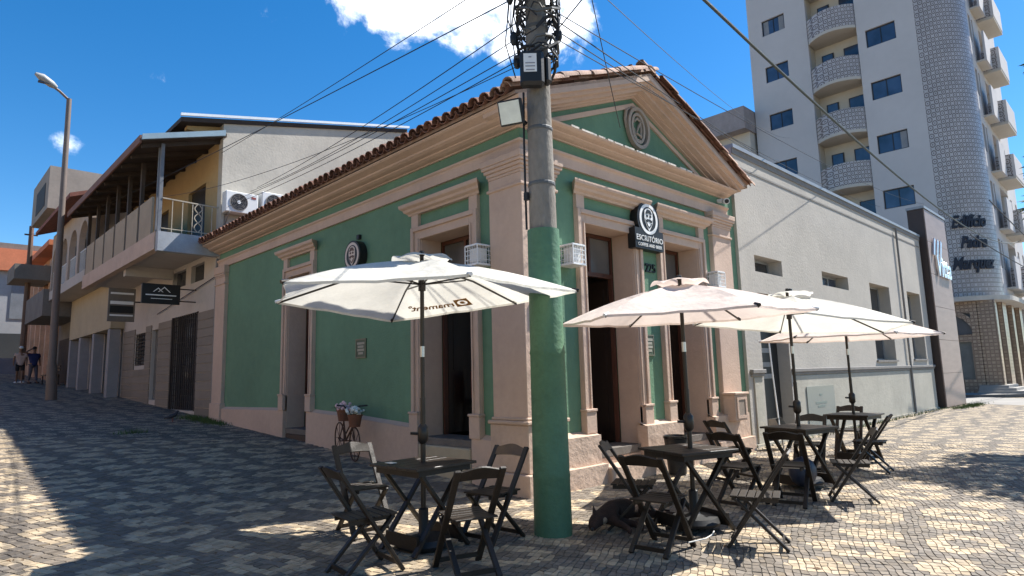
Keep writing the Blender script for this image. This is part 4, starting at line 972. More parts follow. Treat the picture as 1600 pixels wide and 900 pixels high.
h2 = thing('arched_balcony_house', 'older house with arched upper balcony, red tile eave and shopfront pillars further up', 'building', (0, 24.5, 1.2))
mb = MB(); wall(mb, PX, 20.75, 28.6, 0, 9.2, [(21.2, 23.4, 1.15, 3.45), (24.2, 26.0, 1.2, 3.45), (26.6, 28.2, 1.3, 3.45)], .3); mb.build('wall', HOUSEWHITE, h2)
MB().bx(.32, 5, 20.75, 28.6, 0, 9).build('rear_volume', HOUSEWHITE, h2)
MB().bx(-.45, -.003, 20.78, 28.5, 3.6, 5.35).build('fascia', HOUSECREAM, h2); MB().bx(-1.3, -.003, 20.75, 28.6, 5.36, 5.75).build('balcony_slab', HOUSEWHITE, h2)
for y in (20.85, 23.45, 26.05, 28.2): MB().bx(-.44, -.1, y, y+.36, 0, 3.58).build('shop_pillar', BLUEGREYPILLAR, h2)
for (a, b) in ((21.2, 23.4), (24.2, 26.0), (26.6, 28.2)): MB().bx(.1, .14, a, b, 1.1, 3.45).build('roller_shutter', SHUTTER, h2)
for k in range(4):
    a = 20.9+k*1.95
    mb = MB(); yc, w, z0, zh = a+.97, .80, 6.5, .75
    outer = [(-1.28, a, 5.75), (-1.28, a, 8.3), (-1.28, a+1.95, 8.3), (-1.28, a+1.95, 5.75)]
    arch = [(-1.28, yc-w, 5.76)]+[(-1.28, yc-w*math.cos(PI*q/10), 6.9+w*math.sin(PI*q/10)) for q in range(11)]+[(-1.28, yc+w, 5.76)]
    left = [(-1.28, a, 5.76)]+[(-1.28, a, 8.3)]+[(-1.28, yc, 8.3)]+list(reversed(arch[:7]))
    right = [(-1.28, a+1.95, 5.76)]+[(-1.28, a+1.95, 8.3)]+[(-1.28, yc, 8.3)]+arch[6:]
    mb.prism(left, (.2, 0, 0)); mb.prism(right, (.2, 0, 0)); mb.build('balcony_arch', M('arch_stucco', (.50, .40, .33), .85, .1, 2, .1), h2)
    rl = MB()
    for q in range(8): rl.bar((-1.2, a+.3+q*.2, 5.76), (-1.2, a+.3+q*.2, 6.6), .02, .02)
    rl.bar((-1.2, a+.2, 6.6), (-1.2, a+1.75, 6.6), .03, .03); rl.build('balcony_rail', WHITEMETAL, h2)
MB().prism([(-1.95, 20.75, 8.25), (2.5, 20.75, 9.9), (2.5, 20.75, 10.0), (-1.95, 20.75, 8.4)], (0, 7.9, 0)).build('roof', M('red_tile_far', (.26, .10, .07), .9, .2, 6, .3), h2)
MB().bx(1.2, 1.9, 21.0, 21.6, 9.4, 10.5).build('chimney', HOUSECREAM, h2)
fs2 = thing('shop_panel_sign', 'dark and pale hanging panel sign under the fascia beyond the blade sign', 'sign', (-.7, 18.5, 4))
MB().bx(-1.25, -.5, 17.3, 17.38, 3.55, 4.62).build('panel', M('panel_brown', (.20, .17, .14), .6), fs2)
for (z, h_) in ((4.42, .06), (4.10, .10), (3.72, .05)): MB().bx(-1.2, -.55, 17.288, 17.3, z, z+h_).build('stripe', SIGNWHITE, fs2)
MB().bx(-1.2, -.55, 17.288, 17.3, 3.82, 4.05).build('dark_band', SIGNBLACK, fs2); MB().bar((-.5, 17.34, 4.2), (.0, 17.34, 4.2), .04, .04).build('arm', BEAMDARK, fs2)
h3 = thing('concrete_block_house', 'tall bare concrete house with box shaped top floor up the side street', 'building', (1, 32, 1.6))
MB().bx(.0, 6, 28.65, 34.5, 0, 9.6).build('wall', CONCDARK, h3); MB().bx(-1.6, 6, 28.7, 33.6, 9.61, 11.6).build('top_box', M('bare_concrete', (.34, .30, .26), .9, .12, 1, .2, grime=.5), h3)
MB().bx(-1.62, -1.6, 29.6, 32.2, 9.9, 11.0).build('window', ENDDARK, h3); MB().bx(-1.5, -.003, 28.7, 34.0, 4.7, 5.9).build('canopy', CONCDARK, h3)
for (a, b) in ((28.9, 30.4), (31.0, 33.8)): MB().bx(-.04, -.003, a, b, 1.4, 3.9).build('shop_door', BEAMDARK, h3)
for (a, b) in ((28.9, 30.6), (31.2, 33.6)): MB().bx(-.04, -.003, a, b, 6.4, 8.4).build('upper_window', SHUTTER, h3)
h4 = thing('orange_house', 'bright orange house with white piers near the end of the side street', 'building', (1, 39, 2))
MB().bx(.0, 6, 34.6, 45, 0, 9.0).build('wall', ORANGE, h4)
for k in range(6): MB().bx(-.25, -.002, 34.9+k*1.9, 35.2+k*1.9, 0, 8.6).build('pier', M('pale_orange', (.78, .52, .36), .85), h4)
MB().bx(-.7, 6.1, 34.5, 45.1, 9.01, 9.3).build('roof', ORANGEROOF, h4)
for k in range(5):
    for z in (3.3, 6.2): MB().bx(-.03, -.002, 35.5+k*1.9, 36.5+k*1.9, z, z+1.5).build('window', M('pale_shutter', (.6, .5, .42), .8), h4)
MB().bx(-1.9, -.26, 36, 39, 7.3, 8.1).build('balcony', CONCDARK, h4)
h5 = thing('street_end_building', 'grey building with orange roof fascia closing the end of the side street', 'building', (-6, 49, 2.5))
MB().bx(-16, 1.2, 48, 58, 0, 9.4).build('wall', ENDGREY, h5); MB().bx(-16.2, 1.4, 47.6, 58.2, 9.41, 10.9).build('roof_fascia', ORANGEROOF, h5); MB().bx(-16.2, 1.45, 47.8, 58.2, 10.91, 11.3).build('parapet', CONCDARK, h5)
MB().bx(-16, .9, 47.94, 48, 0, 5.2).build('shopfront', ENDDARK, h5)
for k in range(8): MB().bx(-14.5+k*1.95, -13.6+k*1.95, 47.95, 48, 6.2, 8.6).build('window', M('end_window', (.25, .27, .3), .4), h5)
pc = thing('parked_dark_van', 'blue grey low wall at the foot of the street end building', 'wall', (-4, 46.5, 2.4))
pc.name = 'boundary_wall'; MB().bx(-12, .2, 46.4, 46.7, 2.0, 3.5).build('panel', M('bluegrey_wall', (.20, .21, .25), .8), pc)

oc = [(-14.5, -6, 9, 6.4, 'unseen cream house with brown shutters, added across the side street to bounce warm light', HOUSECREAM), (-14.2, 9.05, 24, 7.2, 'unseen pale salmon two storey house, added across the side street to bounce warm light', M('salmon_wall', (.66, .46, .33), .85, .06, 1, .15)), (-14.6, 24.05, 46, 6.0, 'unseen long ochre house, added across the upper side street to bounce warm light', OCHRE)]
for (x, ya, yb, h, lab, m_) in oc:  # houses out of view, added to bounce warm sunlight onto the cafe side
    t = thing('unseen_opposite_house', lab, 'building', (x-3, (ya+yb)/2, gz(0, (ya+yb)/2)))
    nw = int((yb-ya)/3); z0 = gz(0, ya)
    ops_ = [(ya+1+k*3, ya+2.2+k*3, z0+1.0, z0+2.6) for k in range(nw)]
    mb = MB(); wall(mb, lambda u, d, z: (x-d, u, z), ya, yb, -.5, h+z0, ops_, .3); mb.build('wall', m_, t)
    MB().bx(x-6, x-.301, ya, yb, h+z0-.2, h+z0).build('roof', TILE, t); MB().bx(x-6, x-5.7, ya, yb, -.5, h+z0-.21).build('rear_wall', m_, t)
    for (a, b, c, d) in ops_: MB().bx(x-.2, x-.15, a, b, c, d).build('shutter', DARKBROWN, t)
# ------------------------------------------------------------------ STREET LAMP, POLES, WIRES
lp = thing('street_lamp', 'tall grey street lamp with one arm on the left in front of the houses', 'street lamp', (-2.06, 20.74, gz(0, 20.74)))
b0 = Vector((-2.06, 20.74, 1.05))
MB().tube([b0, b0+Vector((-.04, 0, 1.2)), b0+Vector((-.05, 0, 1.3)), b0+Vector((-.09, 0, 6)), b0+Vector((-.12, 0, 10.8))], [.17, .155, .125, .10, .08], 14).build('pole', LAMPGREY, lp, smooth=True)
MB().tube([(-2.18, 20.74, 11.8), (-2.5, 20.6, 12.0), (-2.75, 20.5, 12.1)], .045, 8).build('arm', LAMPGREY, lp, smooth=True)
MB().tube([(-2.6, 20.55, 12.08), (-2.75, 20.5, 12.14), (-3.05, 20.4, 12.27), (-3.25, 20.35, 12.33)], [.07, .13, .14, .05], 12).build('lamp_head', LAMPHEAD, lp, smooth=True)
MB().bx(-3.15, -2.8, 20.36, 20.48, 12.08, 12.13).build('lamp_glass', GLASSGREY, lp)
dp = thing('distant_pole', 'thin brown utility pole near the walkers at the end of the side street', 'pole', (-1.25, 37.5, 2.0))
MB().tube([(-1.1, 37.5, 1.9), (-1.15, 37.5, 10.5)], [.16, .11], 8).build('shaft', M('brown_pole', (.16, .10, .07), .8), dp, smooth=True)
MB().bar((-1.45, 37.5, 10.0), (-.85, 37.5, 10.0), .06, .08).build('crossarm', BEAMDARK, dp)
up_ = thing('utility_pole', 'thick concrete utility pole painted green below standing before the cafe corner', 'utility pole', (-1.13, -1.43, 0))
cxp, cyp = -1.13, -1.43
rr = lambda z: .172-.0105*z
MB().tube([(cxp, cyp, 2.98), (cxp, cyp, 5), (cxp, cyp, 7), (cxp, cyp, 9.2)], [rr(2.98), rr(5), rr(7), rr(9.2)], 24).build('concrete_shaft', CONCRETE, up_, smooth=True)
MB().tube([(cxp, cyp, -.15), (cxp, cyp, .04), (cxp, cyp, .5), (cxp, cyp, .52), (cxp, cyp, .55), (cxp, cyp, 1.70), (cxp, cyp, 1.72), (cxp, cyp, 1.76), (cxp, cyp, 2.985)], [.186, .186, .182, .187, .181, .174, .18, .172, .164], 24).build('painted_sleeve', POLEGREEN, up_, smooth=True)
dL = Vector((-.718, .696, 0)); dC = Vector((-.696, -.718, 0)); pc0 = Vector((cxp, cyp, 0))   # left and towards the street corner
MB().tube([pc0+dL*.17+Vector((0, 0, 3.0)), pc0+dL*.172+Vector((0, 0, 3.4)), pc0+dL*.17+Vector((0, 0, 4.0)), pc0+dL*.16+Vector((0, 0, 4.5))], .012, 6).build('riser_cable', CABLEBLACK, up_)
MB().tube([pc0+dL*.165+dC*.05+Vector((0, 0, 3.3)), pc0+dL*.165+dC*.05+Vector((0, 0, 3.38))], .03, 6).build('junction', CABLEBLACK, up_)
for z in (3.45, 4.05, 5.2): MB().lathe([(rr(z)+.004, 0), (rr(z)+.008, .01), (rr(z)+.008, .03), (rr(z)+.004, .04)], 20, (cxp, cyp, z)).build('steel_band', CABLEGREY, up_)
bx_c = pc0+dC*.20+dL*.07+Vector((0, 0, 4.66))
def face_box(name, mat, parent, c, w, d, h, bev=0, right=-dL, out=dC, tilt=0.):
    mb = MB(); upv = Vector((0, 0, 1))
    if tilt: out, upv = (out*math.cos(tilt)-upv*math.sin(tilt)), (upv*math.cos(tilt)+out*math.sin(tilt))
    vs = [c+right*(w/2*i)+out*(d/2*j)+upv*(h/2*k) for k in (-1, 1) for i, j in ((-1, -1), (1, -1), (1, 1), (-1, 1))]
    mb.add(vs, [(0, 1, 2, 3), (4, 5, 6, 7), (0, 1, 5, 4), (1, 2, 6, 5), (2, 3, 7, 6), (3, 0, 4, 7)]); return mb.build(name, mat, parent, bevel=bev)
eb = thing('junction_box', 'black cable junction box with white label strapped high on the utility pole', 'junction box', bx_c)
face_box('case', BLACKPLASTIC, eb, bx_c, .25, .14, .38, .03)
face_box('label_sheet', WHITEPAINT, eb, bx_c+dC*.072-dL*-.02+Vector((0, 0, .04)), .135, .004, .20)
for k, (w_, z_) in enumerate(((.03, .10), (.10, .035), (.10, .0), (.09, -.04))): face_box('text_line', M('label_grey', (.25, .25, .27), .6), eb, bx_c+dC*.0755+dL*.02+Vector((0, 0, z_)), w_, .002, .012)
face_box('side_loop_case', BLACKPLASTIC, eb, bx_c-dL*.16-dC*.05, .08, .12, .30, .03)
fl = thing('floodlight', 'square floodlight tilted down on the left of the utility pole', 'floodlight', pc0+dL*.3+Vector((0, 0, 4.2)))
fc = pc0+dL*.30+dC*.14+Vector((0, 0, 4.22)); fo = (dC*.85+dL*.35).normalized(); fr_ = Vector((-fo.y, fo.x, 0))
face_box('housing', BLACKPLASTIC, fl, fc, .26, .06, .26, .01, right=fr_, out=fo, tilt=.35)
fo2 = fo*math.cos(.35)-Vector((0, 0, 1))*math.sin(.35)
face_box('diffuser', M('floodlight_glass', (.62, .66, .60), .3), fl, fc+fo2*.033, .225, .006, .225, 0, right=fr_, out=fo, tilt=.35)
MB().bar(fc-fo2*.02, pc0+dL*.14+Vector((0, 0, 4.15)), .03, .03).build('bracket', BLACKPLASTIC, fl)
# tangle of cables round the pole top
rg = random.Random(3)
for k in range(34):
    z0 = rg.uniform(4.75, 6.0); a0 = rg.uniform(0, 2*PI); R0 = rr(5)+rg.uniform(.01, .07); turns = rg.uniform(.3, 1.1)
    pts = []
    for t in np.linspace(0, 1, 12):
        a_ = a0+turns*2*PI*t; bulge = rg.uniform(0, .05)+.06*math.sin(PI*t)*rg.uniform(.3, 1)
        pts.append((cxp+(R0+bulge)*math.cos(a_), cyp+(R0+bulge)*math.sin(a_), z0+.35*(t-.5)*rg.uniform(.5, 1)+.1*math.sin(9*t)))
    MB().tube(pts, rg.uniform(.007, .017), 5).build('cable_loop', CABLEBLACK if k % 4 else CABLEGREY, up_)
for k in range(9):
    sgn = -1 if k % 2 else 1; base = pc0+dL*sgn*(rr(5)+.04+.02*(k//2))+dC*rg.uniform(-.08, .1); z0 = 4.95+rg.uniform(0, .5)
    MB().tube([base+Vector((0, 0, z0-.3)), base+dL*sgn*rg.uniform(.05, .12)+Vector((0, 0, z0+.1)), base+dL*sgn*rg.uniform(.0, .06)+Vector((0, 0, z0+.7)), base+Vector((0, 0, z0+1.2))], .007, 5).build('hanging_cable', CABLEBLACK, up_)
for (s, z, o) in ((1, 5.12, .13), (1, 4.85, .10), (-1, 5.15, .12), (-1, 5.3, .1), (1, 5.6, .16)):
    c = pc0+dL*s*(rr(5)+o)+Vector((0, 0, z)); MB().tube([c-Vector((0, 0, .07)), c-Vector((0, 0, .03)), c+Vector((0, 0, .03)), c+Vector((0, 0, .07))], [.025, .04, .04, .025], 8).build('insulator', BLACKPLASTIC, up_)
    MB().bar(pc0+dL*s*rr(5)+Vector((0, 0, z)), c, .025, .025).build('insulator_arm', CABLEBLACK, up_)
def wire(a, b, sag, r, label, mat=CABLEBLACK, n=18):
    a, b = Vector(a), Vector(b)
    pts = [a.lerp(b, t)-Vector((0, 0, sag*4*t*(1-t))) for t in np.linspace(0, 1, n)]
    o = MB().tube(pts, r, 6).build('overhead_wire', mat, smooth=True); return tag(o, label, 'wire', 'overhead wires')
wl_ = pc0+dL*.22
wire((cxp, cyp, 6.1), (-.055, 11.25, 7.64), .05, .0065, 'single wire rising left over the balcony house to the pole top')
wire(wl_+Vector((0, 0, 5.3)), (.9, 11.2, 6.85), .12, .0065, 'upper wire of the pair ending above the air conditioners')
wire(wl_+Vector((0, 0, 5.12)), (.74, 11.22, 6.72), .16, .006, 'lower wire of the pair ending above the air conditioners')
wire(wl_+Vector((0, 0, 4.95)), (.44, 11.22, 6.47), .10, .006, 'wire running left from the junction box towards the first air conditioner')
wire(wl_+Vector((0, 0, 4.86)), (.08, 11.22, 6.15), .12, .006, 'lowest wire running left past the balcony rail')
wire(wl_+Vector((0, 0, 4.80)), (-1.38, 11.4, 6.22), .25, .005, 'thin slack wire running left to the balcony corner post')
wire(wl_+Vector((0, 0, 5.6)), (-1.2, 37.5, 10.0), .25, .0075, 'long wire along the side street to the distant brown pole')
wr_ = pc0-dL*.22
wire(wr_+Vector((0, 0, 5.32)), (31, 6.5, 11.4), .25, .0075, 'upper wire from pole along the pediment towards the tower recess')
wire(wr_+Vector((0, 0, 5.2)), (31, 5.5, 10.7), .30, .0065, 'middle wire from pole along the pediment towards the tower balconies')
wire(wr_+Vector((0, 0, 5.1)), (31, 4.0, 9.9), .25, .006, 'lowest wire from pole skimming the pediment towards the tower windows')
wire(wr_+Vector((0, 0, 5.42)), (31.0, 2.0, 9.6), .35, .006, 'thin wire from pole to the tower wall')
wire((-.3, -1.6, 6.0), (31, 8.3, 15.0), .5, .005, 'pale thin wire crossing the sky right of the pole', CABLEGREY)
wire(wr_+Vector((0, 0, 5.2)), (-2.6, -5.2, 5.2), .03, .0065, 'short wire from the pole up out of the top of the frame')
wire((-1.0, -2.0, 5.9), (1.83, -.36, 5.22), .05, .006, 'service cable dropping in front of the sky to the pediment')
wire((-.72, -3.02, 5.15), (39.9, -.75, 8.5), 1.1, .017, 'thick twisted cable sweeping across the tower face', M('twisted_cable', (.045, .06, .055), .6), 30)
wire((20, -2.2, 6.9), (60, -1.9, 7.5), .4, .02, 'wire passing below the name on the tower corner')
wire((21, -1.4, 6.0), (60, -2.3, 6.5), .4, .02, 'wire in front of the tower canopy')

# ------------------------------------------------------------------ UMBRELLAS
def umbrella(x, y, zr, R, phi, zt, fab, label, tilt=(0, 0), text=False, dz=(0,)*6):
    t = thing('patio_umbrella', label, 'umbrella', (x, y, 0), 'patio umbrellas over the tables')
    V = [Vector((x+R*math.cos(phi+k*PI/3), y+R*math.sin(phi+k*PI/3), zr+R*(tilt[0]*math.cos(phi+k*PI/3)+tilt[1]*math.sin(phi+k*PI/3)))) for k in range(6)]
    for k in range(6): V[k].z += dz[k]
    ap = Vector((x-tilt[0]*(zt-zr), y-tilt[1]*(zt-zr), zt-.05))
    nr, na = 10, 8
    mb = MB(); idx = {}
    def P_(k, i, j):   # k panel, i radial 0..nr, j across 0..na
        s = .10+.90*i/nr
        a, b = V[k], V[(k+1) % 6]
        f = j/na
        rim = a.lerp(b, f)
        p = ap.lerp(rim, s)
        bow = 4*f*(1-f)
        p = p+Vector((0, 0, .045*math.sin(PI*s)*1.0-.05*bow*math.sin(PI*min(1, s*.85))))
        if i > 0: p = p+(ap-rim).normalized()*(.05*bow*s*s)*Vector((1, 1, 1)).length/1.7
        p = p+Vector((0, 0, .006*math.sin(17*f+5*k+9*s)*bow))
        return p
    for k in range(6):
        for i in range(nr+1):
            for j in range(na):
                idx[(k, i, j)] = len(mb.v); mb.v.append(tuple(P_(k, i, j)))
    g = lambda k, i, j: idx[(k, i, j)] if j < na else idx[((k+1) % 6, i, 0)]
    for k in range(6):
        for i in range(nr):
            for j in range(na): mb.f.append((g(k, i, j), g(k, i, j+1), g(k, i+1, j+1), g(k, i+1, j)))
    can = mb.build('canopy', fab, t, smooth=True)
    hem = MB()
    for k in range(6):
        for j in range(na):
            p, q = P_(k, nr, j), P_(k, nr, j+1)
            hem.add([p, q, q+Vector((0, 0, -.022)), p+Vector((0, 0, -.022))], [(0, 1, 2, 3)])
    hem.build('hem', fab, can)
    # vent cap: a small scalloped second canopy
    vc = MB(); n = 36
    vc.v.append(tuple(ap+Vector((0, 0, .055))))
    for ring_, (rr_, zz) in enumerate(((.10, .045), (.20, .022), (.30, -.020))):
        for k in range(n):
            a_ = phi+2*PI*k/n; sc = 1-.06*abs(math.sin(3*(a_-phi))); lift = (.045*abs(math.sin(3*(a_-phi))) if ring_ == 2 else 0)
            vc.v.append((ap.x+rr_*sc*math.cos(a_), ap.y+rr_*sc*math.sin(a_), ap.z+zz+lift-.0))
    for k in range(n):
        q = (k+1) % n
        vc.f += [(0, 1+k, 1+q), (1+k, 1+n+k, 1+n+q, 1+q), (1+n+k, 1+2*n+k, 1+2*n+q, 1+n+q)]
    vc.build('vent_cap', fab, t, smooth=True)
    MB().lathe([(.012, 0), (.03, .02), (.028, .05), (.012, .06)], 10, (ap.x, ap.y, ap.z+.03)).build('finial', UMBPOLE, t, smooth=True)
    for k in range(6):
        e = V[k]; mid = ap.lerp(e, .5)+Vector((0, 0, .03))
        rb = MB().bar(ap+Vector((0, 0, -.045)), mid+Vector((0, 0, -.014)), .012, .018).bar(mid+Vector((0, 0, -.014)), e+Vector((0, 0, -.018)), .012, .018).build('rib', UMBPOLE, t)
        MB().bar(Vector((x, y, zr+.12)), ap.lerp(e, .42)+Vector((0, 0, -.01)), .010, .014).build('strut', UMBPOLE, rb)
        d_ = (e-ap).normalized(); MB().tube([e-d_*.05, e+d_*.015], [.014, .016], 8).build('tip', WHITEPAINT if k % 2 else UMBPOLE, rb)
    MB().tube([(x, y, .02), (x, y, 1.32)], .024, 12).tube([(x, y, 1.32), (x, y, zt+.04)], .02, 12).build('pole', UMBPOLE, t, smooth=True)
    MB().tube([(x, y, 1.70), (x, y, 1.80)], .023, 12).build('pole_joint', STEEL, t, smooth=True)
    MB().tube([(x, y, zr+.06), (x, y, zr+.16)], .036, 12).build('runner', UMBPOLE, t, smooth=True)
    MB().tube([(x, y, .90), (x, y, .93), (x, y, 1.05), (x, y, 1.08)], [.028, .05, .05, .028], 12).tube([(x, y, .99), (x+dL.x*.10-.02, y+dL.y*.10, 1.0)], .014, 8).build('crank', UMBPOLE, t, smooth=True)
    MB().lathe([(.24, .004), (.25, .03), (.22, .075), (.06, .10), (.045, .12), (.045, .32), (.03, .33)], 24, (x, y, .0)).build('base', BLACKPLASTIC, t, smooth=True)
    if text:
        a, b = V[3], V[4]          # the printed panel, read in reverse from below through the cloth
        def onp(px_, py_, pz_):
            f = .36+px_/1.30; sl_ = .865-py_/1.25
            rim = a.lerp(b, f); p = ap.lerp(rim, sl_); bow = 4*f*(1-f)
            return p+Vector((0, 0, .045*math.sin(PI*sl_)-.05*bow*math.sin(PI*min(1, sl_*.85))-.010+pz_))+(ap-rim).normalized()*(.05*bow*sl_*sl_)*1.02
        mbt = text_mesh('rnament°', .155, .0006, .004, align='LEFT')
        remap(mbt, lambda x_, y_, z_: onp(x_+.105, y_, z_)); mbt.build('printed_word', M('print_brown', (.50, .27, .09), .8), can)
        q = MB(); lg = lambda pts: [onp(u, .055+v, 0) for u, v in pts]
        un = [2*PI*k/24 for k in range(24)]; mx_ = [max(abs(math.cos(t_)), abs(math.sin(t_))) for t_ in un]
        q.ring(lg([(.088*math.cos(t_)/m_, .088*math.sin(t_)/m_) for t_, m_ in zip(un, mx_)]), lg([(.06*math.cos(t_), .06*math.sin(t_)) for t_ in un]), (0, 0, -.002))
        q.build('printed_logo', M('print_brown', (.50, .27, .09), .8), can)
        MB().prism(lg([(.028*math.cos(t_), .028*math.sin(t_)) for t_ in un]), (0, 0, -.002)).build('printed_dot', M('print_brown', (.50, .27, .09), .8), can)
    return t
umbrella(-2.28, -.89, 2.27, 1.48, rad(188), 2.68, FABCREAM, 'large cream umbrella on the left with a reversed Ornament print', text=True, dz=(0, -.01, 0, .06, -.09, .02))
umbrella(-.02, -2.32, 2.06, 1.29, rad(0), 2.46, FABPEACH, 'pinkish umbrella just right of the utility pole', tilt=(.03, 0))
umbrella(2.87, -2.24, 2.11, 1.48, rad(28), 2.55, FABCREAM, 'cream umbrella behind the pinkish one, tilted slightly', tilt=(-.06, .07))
umbrella(5.57, -2.05, 1.99, 1.37, rad(47), 2.46, FABPEACH, 'farthest umbrella before the grey wall with only its right tip clear')

# ------------------------------------------------------------------ TABLES AND CHAIRS
def make_table():
    t = thing('folding_table', 'x', 'table', (0, 0, 0), 'dark folding tables under umbrellas')
    for k in range(5):
        y0 = -.35+k*.14; mb = MB(); 
        if k == 2:
            for (xa, xb) in ((-.35, -.03), (.03, .35)): mb.bx(xa, xb, y0+.002, y0+.138, .712, .735)
            mb.bx(-.03, .03, y0+.002, -.03, .712, .735); mb.bx(-.03, .03, .03, y0+.138, .712, .735)
        else: mb.bx(-.35, .35, y0+.002, y0+.138, .712, .735)
        mb.build('top_plank', TABLEWOOD, t, bevel=.003 if k != 2 else 0)
    for x in (-.29, .29): MB().bx(x-.011, x+.011, -.31, .31, .655, .711).build('apron', CHAIRWOOD, t)
    for s in (-1, 1):
        MB().bx(-.30, .30, s*.30-.011, s*.30+.011, .665, .711).build('apron', CHAIRWOOD, t)
        MB().bar((-.27*1, s*.265, .70), (.30, s*.265, .01), .026, .05, (0, 1, 0)).build('leg', CHAIRWOOD, t)
        MB().bar((.27, s*.235, .70), (-.30, s*.235, .01), .026, .05, (0, 1, 0)).build('leg', CHAIRWOOD, t)
    MB().bx(.235, .257, -.25, .25, .05, .16).build('stretcher', CHAIRWOOD, t); MB().bx(-.257, -.235, -.222, .222, .05, .16).build('stretcher', CHAIRWOOD, t)
    return t
def make_chair():
    t = thing('folding_chair', 'x', 'chair', (0, 0, 0), 'dark folding chairs around the tables')
    for s in (-1, 1):
        MB().bar((-.30, s*.19, .83), (.25, s*.19, .005), .028, .052, (0, 1, 0)).build('back_upright', CHAIRWOOD, t, bevel=.004)
        MB().bar((.17, s*.163, .425), (-.25, s*.163, .005), .026, .046, (0, 1, 0)).build('rear_leg', CHAIRWOOD, t, bevel=.004)
        MB().bar((-.19, s*.14, .415), (.20, s*.14, .425), .02, .034).build('seat_rail', CHAIRWOOD, t)
    for k in range(6):
        x = -.175+k*.071; z = .446-.006*math.sin(PI*k/5); MB().bx(x-.031, x+.031, -.178, .178, z-.008, z+.007).build('seat_slat', CHAIRWOOD, t, bevel=.003)
    mb = MB(); n = 12; d = Vector((.55, 0, -.825)).normalized(); c0 = Vector((-.285, 0, .80)); nn = Vector((.825, 0, .55)).normalized()
    pts_t, pts_b = [], []
    for k in range(n+1):
        y = -.178+.356*k/n; q = math.sin(PI*k/n)
        pts_t.append(c0-d*(.016+.045*q**1.5)+Vector((0, y, 0))-nn*(.012*q)); pts_b.append(c0+d*(.070-.018*q)+Vector((0, y, 0))-nn*(.012*q))
    n1 = n+1; vs = pts_t+pts_b+[p+nn*.018 for p in pts_t]+[p+nn*.018 for p in pts_b]
    fs = []
    for k in range(n): fs += [(k, k+1, n1+k+1, n1+k), (2*n1+k, 3*n1+k, 3*n1+k+1, 2*n1+k+1), (k, 2*n1+k, 2*n1+k+1, k+1), (n1+k, n1+k+1, 3*n1+k+1, 3*n1+k)]
    fs += [(0, n1, 3*n1, 2*n1), (n, 2*n1+n, 3*n1+n, n1+n)]
    mb.add(vs, fs).build('crest_rail', CHAIRWOOD, t)
    MB().bar((.205, -.18, .07), (.205, .18, .07), .018, .035).build('foot_bar', CHAIRWOOD, t); MB().bar((-.205, -.153, .05), (-.205, .153, .05), .018, .035).build('foot_bar', CHAIRWOOD, t)
    MB().bar((-.02, -.18, .41), (-.02, .18, .41), .016, .016).build('pivot_rod', STEEL, t)
    return t
tp, cp = make_table(), make_chair()
TB = [(-2.28, -.89, 3, 'folding table under the cream umbrella left of the utility pole'),
      (-.05, -2.30, -19, 'folding table under the pinkish umbrella, a dog lying beneath it'),
      (2.87, -2.24, -14, 'folding table under the tilted cream umbrella, third from the left'),
      (5.57, -2.05, -3, 'farthest folding table nearest the grey wall panel')]
for i, (x, y, a, lab) in enumerate(TB):
    o = tp if i == 0 else copy_tree(tp)
    o.location = (x, y, gz(x, y)+.006); o.rotation_euler = (0, 0, rad(a)); o.scale = (1, 1, (.735-gz(x, y)-.006)/.735); o['label'] = lab
CH = [(-3.02, -1.10, -6, 'nearest left chair at the left table, back towards the left edge'),
      (-2.42, -.08, -97, 'chair of the left table in front of the planter bicycle'),
      (-2.45, -1.72, 72, 'front chair of the left table with sunlit slatted seat'),
      (-1.68, -1.17, 186, 'chair of the left table against the corner plinth, with brown crest'),
      (-.40, -1.88, -62, 'chair left of the second table with a sunlit crest facing the pole'),
      (-.86, -2.47, 6, 'chair at the second table standing over the resting dog'),
      (-.12, -3.02, 112, 'chair at the second table turned sideways with a sunlit seat, nearest on the right'),
      (1.30, -2.15, -4, 'chair between the second and third tables seen from behind'),
      (2.62, -1.40, -20, 'chair behind the second table standing by the cafe plinth and meter box'),
      (1.78, -2.55, 12, 'chair on the left side of the third table'),
      (2.45, -2.98, 114, 'front right chair of the third table with grey lit seat'),
      (3.9, -1.95, 190, 'chair at the far side of the third table before the dark shop door'),
      (6.3, -1.70, 188, 'chair at the far side of the fourth table against the frosted panel'),
      (4.78, -2.50, 97, 'front chair of the fourth table seen almost edge on')]
for i, (x, y, a, lab) in enumerate(CH):
    o = cp if i == 0 else copy_tree(cp)
    o.location = (x, y, gz(x, y)+.008); o.rotation_euler = (0, 0, rad(a)); o['label'] = lab
    if i == 3:
        for c in o.children:
            if c.name.startswith('crest_rail'): c.data = c.data.copy(); c.data.materials[0] = CRESTWOOD; c['label'] = 'worn light brown crest rail'
# small clutter
tag(MB().bx(-.035, .035, -.05, .05, 0, .004).build('paper_napkin', BAMBOO), 'white paper napkin on the left table corner', 'napkin').location = (-2.52, -.72, .739)
bn = thing('waste_bin', 'black round waste bin with shiny rim beside the second table', 'waste bin', (2.55, -.55, 0))
MB().lathe([(.13, .01), (.17, .50), (.175, .52), (.16, .525), (.155, .50), (.12, .04)], 20, (2.55, -.55, 0)).build('body', BLACKPLASTIC, bn, smooth=True)
MB().lathe([(.168, .525), (.185, .53), (.185, .56), (.165, .565), (.15, .54)], 20, (2.55, -.55, 0)).build('rim', M('glossy_black', (.02, .02, .02), .15), bn, smooth=True)
du = thing('long_handled_dustpan', 'long handled grey dustpan leaning by the dark shop door', 'dustpan', (6.25, -.5, 0))
MB().tube([(6.25, -.50, .45), (6.6, -.30, 1.35), (6.72, -.22, 2.1)], .014, 8).build('handle', WHITEPAINT, du, smooth=True)
